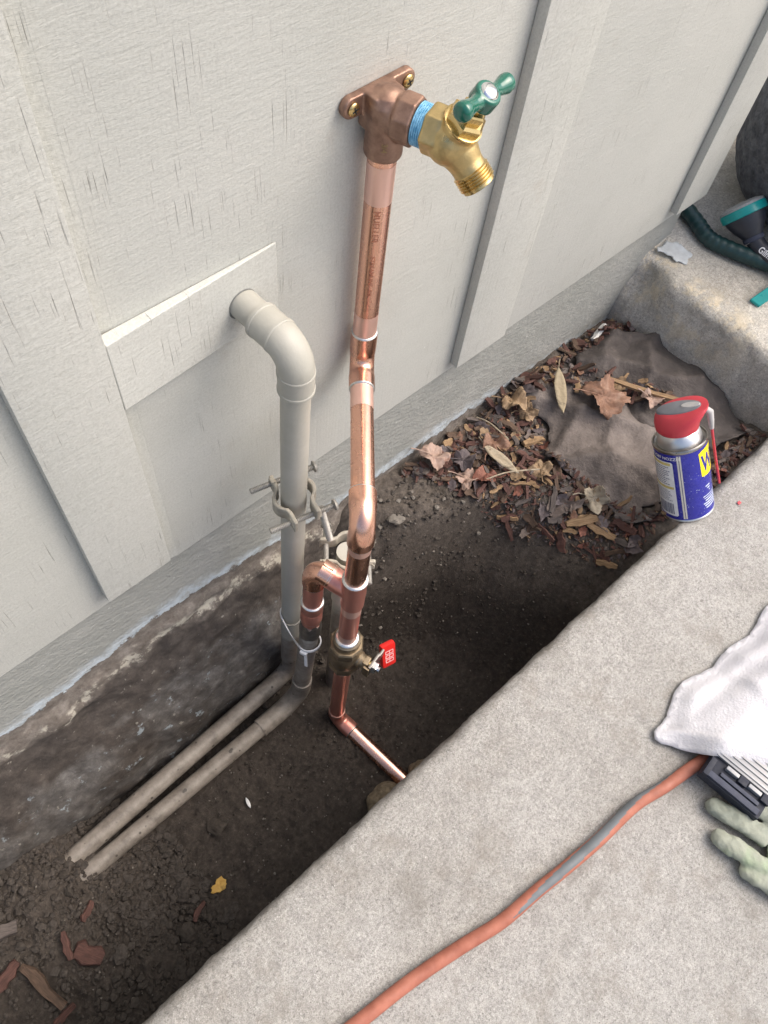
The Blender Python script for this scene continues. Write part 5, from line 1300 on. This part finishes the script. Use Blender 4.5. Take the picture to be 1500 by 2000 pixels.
for (x, y, ang, L, lab) in ((0.641, -0.040, -89, 0.064, 'thin straw coloured stalk lying beside the tan leaf'), (0.60, -0.115, -30, 0.075, 'thin stalk lying flat over the mulch near the trench')):
    pts = [V((-L / 2, 0, 0.0)), V((-L / 6, 0.002, 0.004)), V((L / 6, 0.0, 0.005)), V((L / 2, -0.002, 0.003))]
    mb = MB(); mb.tube(catmull(pts, 6), 0.0010, 8); o = mb.build('leaf_stalk', 'leaf_cream'); place(o, x, y, R(ang), 0.016, 0.05, rr); tag(o, lab, 'stalk')
# fine litter: crumbs of bark and leaf nobody could count
def fine_litter():
    mb = MB()
    for poly, n in ((AREA_A, 1300), (AREA_B, 1900), (AREA_C, 220), (AREA_D, 260)):
        for _ in range(n):
            x, y = rnd_in(poly, rr); s = rr.uniform(0.0022, 0.0065); z = surf(x, y) + rr.uniform(0.0, 0.004)
            u = V((rr.uniform(-1, 1), rr.uniform(-1, 1), rr.uniform(-0.35, 0.35))).normalized(); v = u.cross(V((rr.uniform(-.4, .4), rr.uniform(-.4, .4), 1))).normalized(); n_ = u.cross(v)
            c = V((x, y, z)); a, b, h = s, s * rr.uniform(0.3, 0.6), s * 0.14
            mb.add([c - u * a, c - v * b + n_ * h, c + u * a, c + v * b - n_ * h, c + n_ * h * 2, c - n_ * h * 2], [(0, 1, 4), (1, 2, 4), (2, 3, 4), (3, 0, 4), (1, 0, 5), (2, 1, 5), (3, 2, 5), (0, 3, 5)], rr.choices((0, 1, 2, 3, 4), (5, 4, 1, 2, 2))[0])
    o = mb.build('mulch_crumbs', ['chip_red', 'chip_brown', 'chip_tan', 'chip_grey', 'leaf_purple'], None, False)
    o['kind'] = 'stuff'; tag(o, 'crumbled bark and leaf bits filling the mulch along the wall', 'mulch')
fine_litter()
# soil clods: a heap of crumbs at the left end of the trench, a scatter elsewhere
def clod_shape(k):
    bm = bmesh.new(); bmesh.ops.create_icosphere(bm, subdivisions=1, radius=1); bm.verts.index_update(); rr_ = random.Random(k)
    vs = [v.co * rr_.uniform(0.72, 1.15) for v in bm.verts]; fs = [[v.index for v in f.verts] for f in bm.faces]; bm.free(); return vs, fs
CL = [clod_shape(k) for k in range(8)]
simple('clod', (0.048, 0.040, 0.033), 0.95, 0, 0.45, 260, 0.8, 500, 0.001, c2=(0.082, 0.069, 0.058))
simple('clod_wet', (0.042, 0.0345, 0.0275), 0.9, 0, 0.4, 260, 0.8, 500, 0.001)
simple('clod_pale', (0.16, 0.145, 0.125), 0.9, 0, 0.3, 260, 0.5)
def clods():
    mb = MB()
    def put_(x, y, s, mi_):
        vs, fs = rr.choice(CL); z = gz(x, y) + s * 0.30 + 0.0006; sx_ = (rr.uniform(0.8, 1.3), rr.uniform(0.8, 1.3), rr.uniform(0.55, 0.9)); a = rr.uniform(0, 6.28); c_, s_ = math.cos(a), math.sin(a)
        mb.add([(x + s * sx_[0] * (v.x * c_ - v.y * s_), y + s * sx_[1] * (v.x * s_ + v.y * c_), z + s * sx_[2] * v.z) for v in vs], fs, mi_)
    for _ in range(3600):
        x = -0.02 - abs(rr.gauss(0, 0.13)); y = rr.uniform(-0.31, -0.03)
        if x < -0.45: continue
        dark = y < -0.22 or rr.random() < 0.25
        put_(x, y, rr.uniform(0.0012, 0.0034) if rr.random() < 0.88 else rr.uniform(0.0034, 0.0070), 1 if dark else 0)
    for _ in range(1500):
        put_(rr.uniform(-0.05, 0.62), rr.uniform(-0.31, -0.05), rr.uniform(0.0008, 0.0026), 1 if rr.random() < 0.9 else 0)
    for _ in range(420):
        x, y = rr.uniform(0.36, 0.62), rr.uniform(-0.13, -0.015); put_(x, y, rr.uniform(0.0012, 0.0040), 0 if rr.random() < 0.85 else 2)
    for _ in range(500):
        x, y = rr.uniform(-0.35, 0.30), rr.uniform(-0.085, -0.045); put_(x, y, rr.uniform(0.0012, 0.0048), 0 if rr.random() < 0.6 else 1)
    for _ in range(420):
        put_(rr.uniform(-0.2, 0.6), rr.uniform(-0.30, -0.05), rr.uniform(0.0006, 0.0016), 2)
    o = mb.build('soil_clods', ['clod', 'clod_wet', 'clod_pale'], None, True, 30); o['kind'] = 'stuff'; tag(o, 'loose crumbs and clods of soil in the trench', 'soil')
clods()
for i, (x, y, s, mat, lab) in enumerate(((-0.020, -0.265, 0.013, 'clod', 'rounded soil clod near the slab below the yellow leaf'), (-0.050, -0.200, 0.013, 'clod', 'soil clod left of the yellow leaf'), (-0.075, -0.245, 0.014, 'clod_wet', 'dark soil clod between the red bark chip and the slab'),
        (0.030, -0.165, 0.012, 'clod_wet', 'soil clod beside the lower buried pipe'), (-0.150, -0.215, 0.011, 'clod', 'soil clod beside the squarish red bark piece'), (0.100, -0.058, 0.010, 'clod', 'soil clod wedged between the footing and the buried pipe'),
        (0.440, -0.055, 0.010, 'clod_pale', 'pale pebble on the light bank right of the copper pipe'))):
    lump('soil_clod', (x, y, gz(x, y) + s * 0.25), (s, s * 0.8, s * 0.5), mat, lab, 'clod', 'larger soil clods', seed=i + 3, sub=3, amp=1.1)
mb = MB(); vs, fs = lance(0.016, 0.004, 3, 0.1); mb.add(vs, fs); o = mb.build('feather', 'white_print'); place(o, 0.084, -0.168, R(-103), 0.006, 0.05, rr); tag(o, 'tiny white feather on the dark trench floor', 'feather')
s_ = o.modifiers.new('thickness', 'SOLIDIFY'); s_.thickness = 0.0004
# red paint fleck on the slab beside the can
mb = MB(); mb.box((0, 0, 0), X_, Y_, Z_, 0.0026, 0.0020, 0.0005, 0, 0.0003); o = mb.build('paint_fleck', 'cap_red'); o.location = (0.772, -0.352, 0.0018); tag(o, 'small red fleck lying on the slab right of the spray can', 'fleck')

scene.render.engine = 'CYCLES'
scene.render.resolution_x, scene.render.resolution_y = 768, 1024
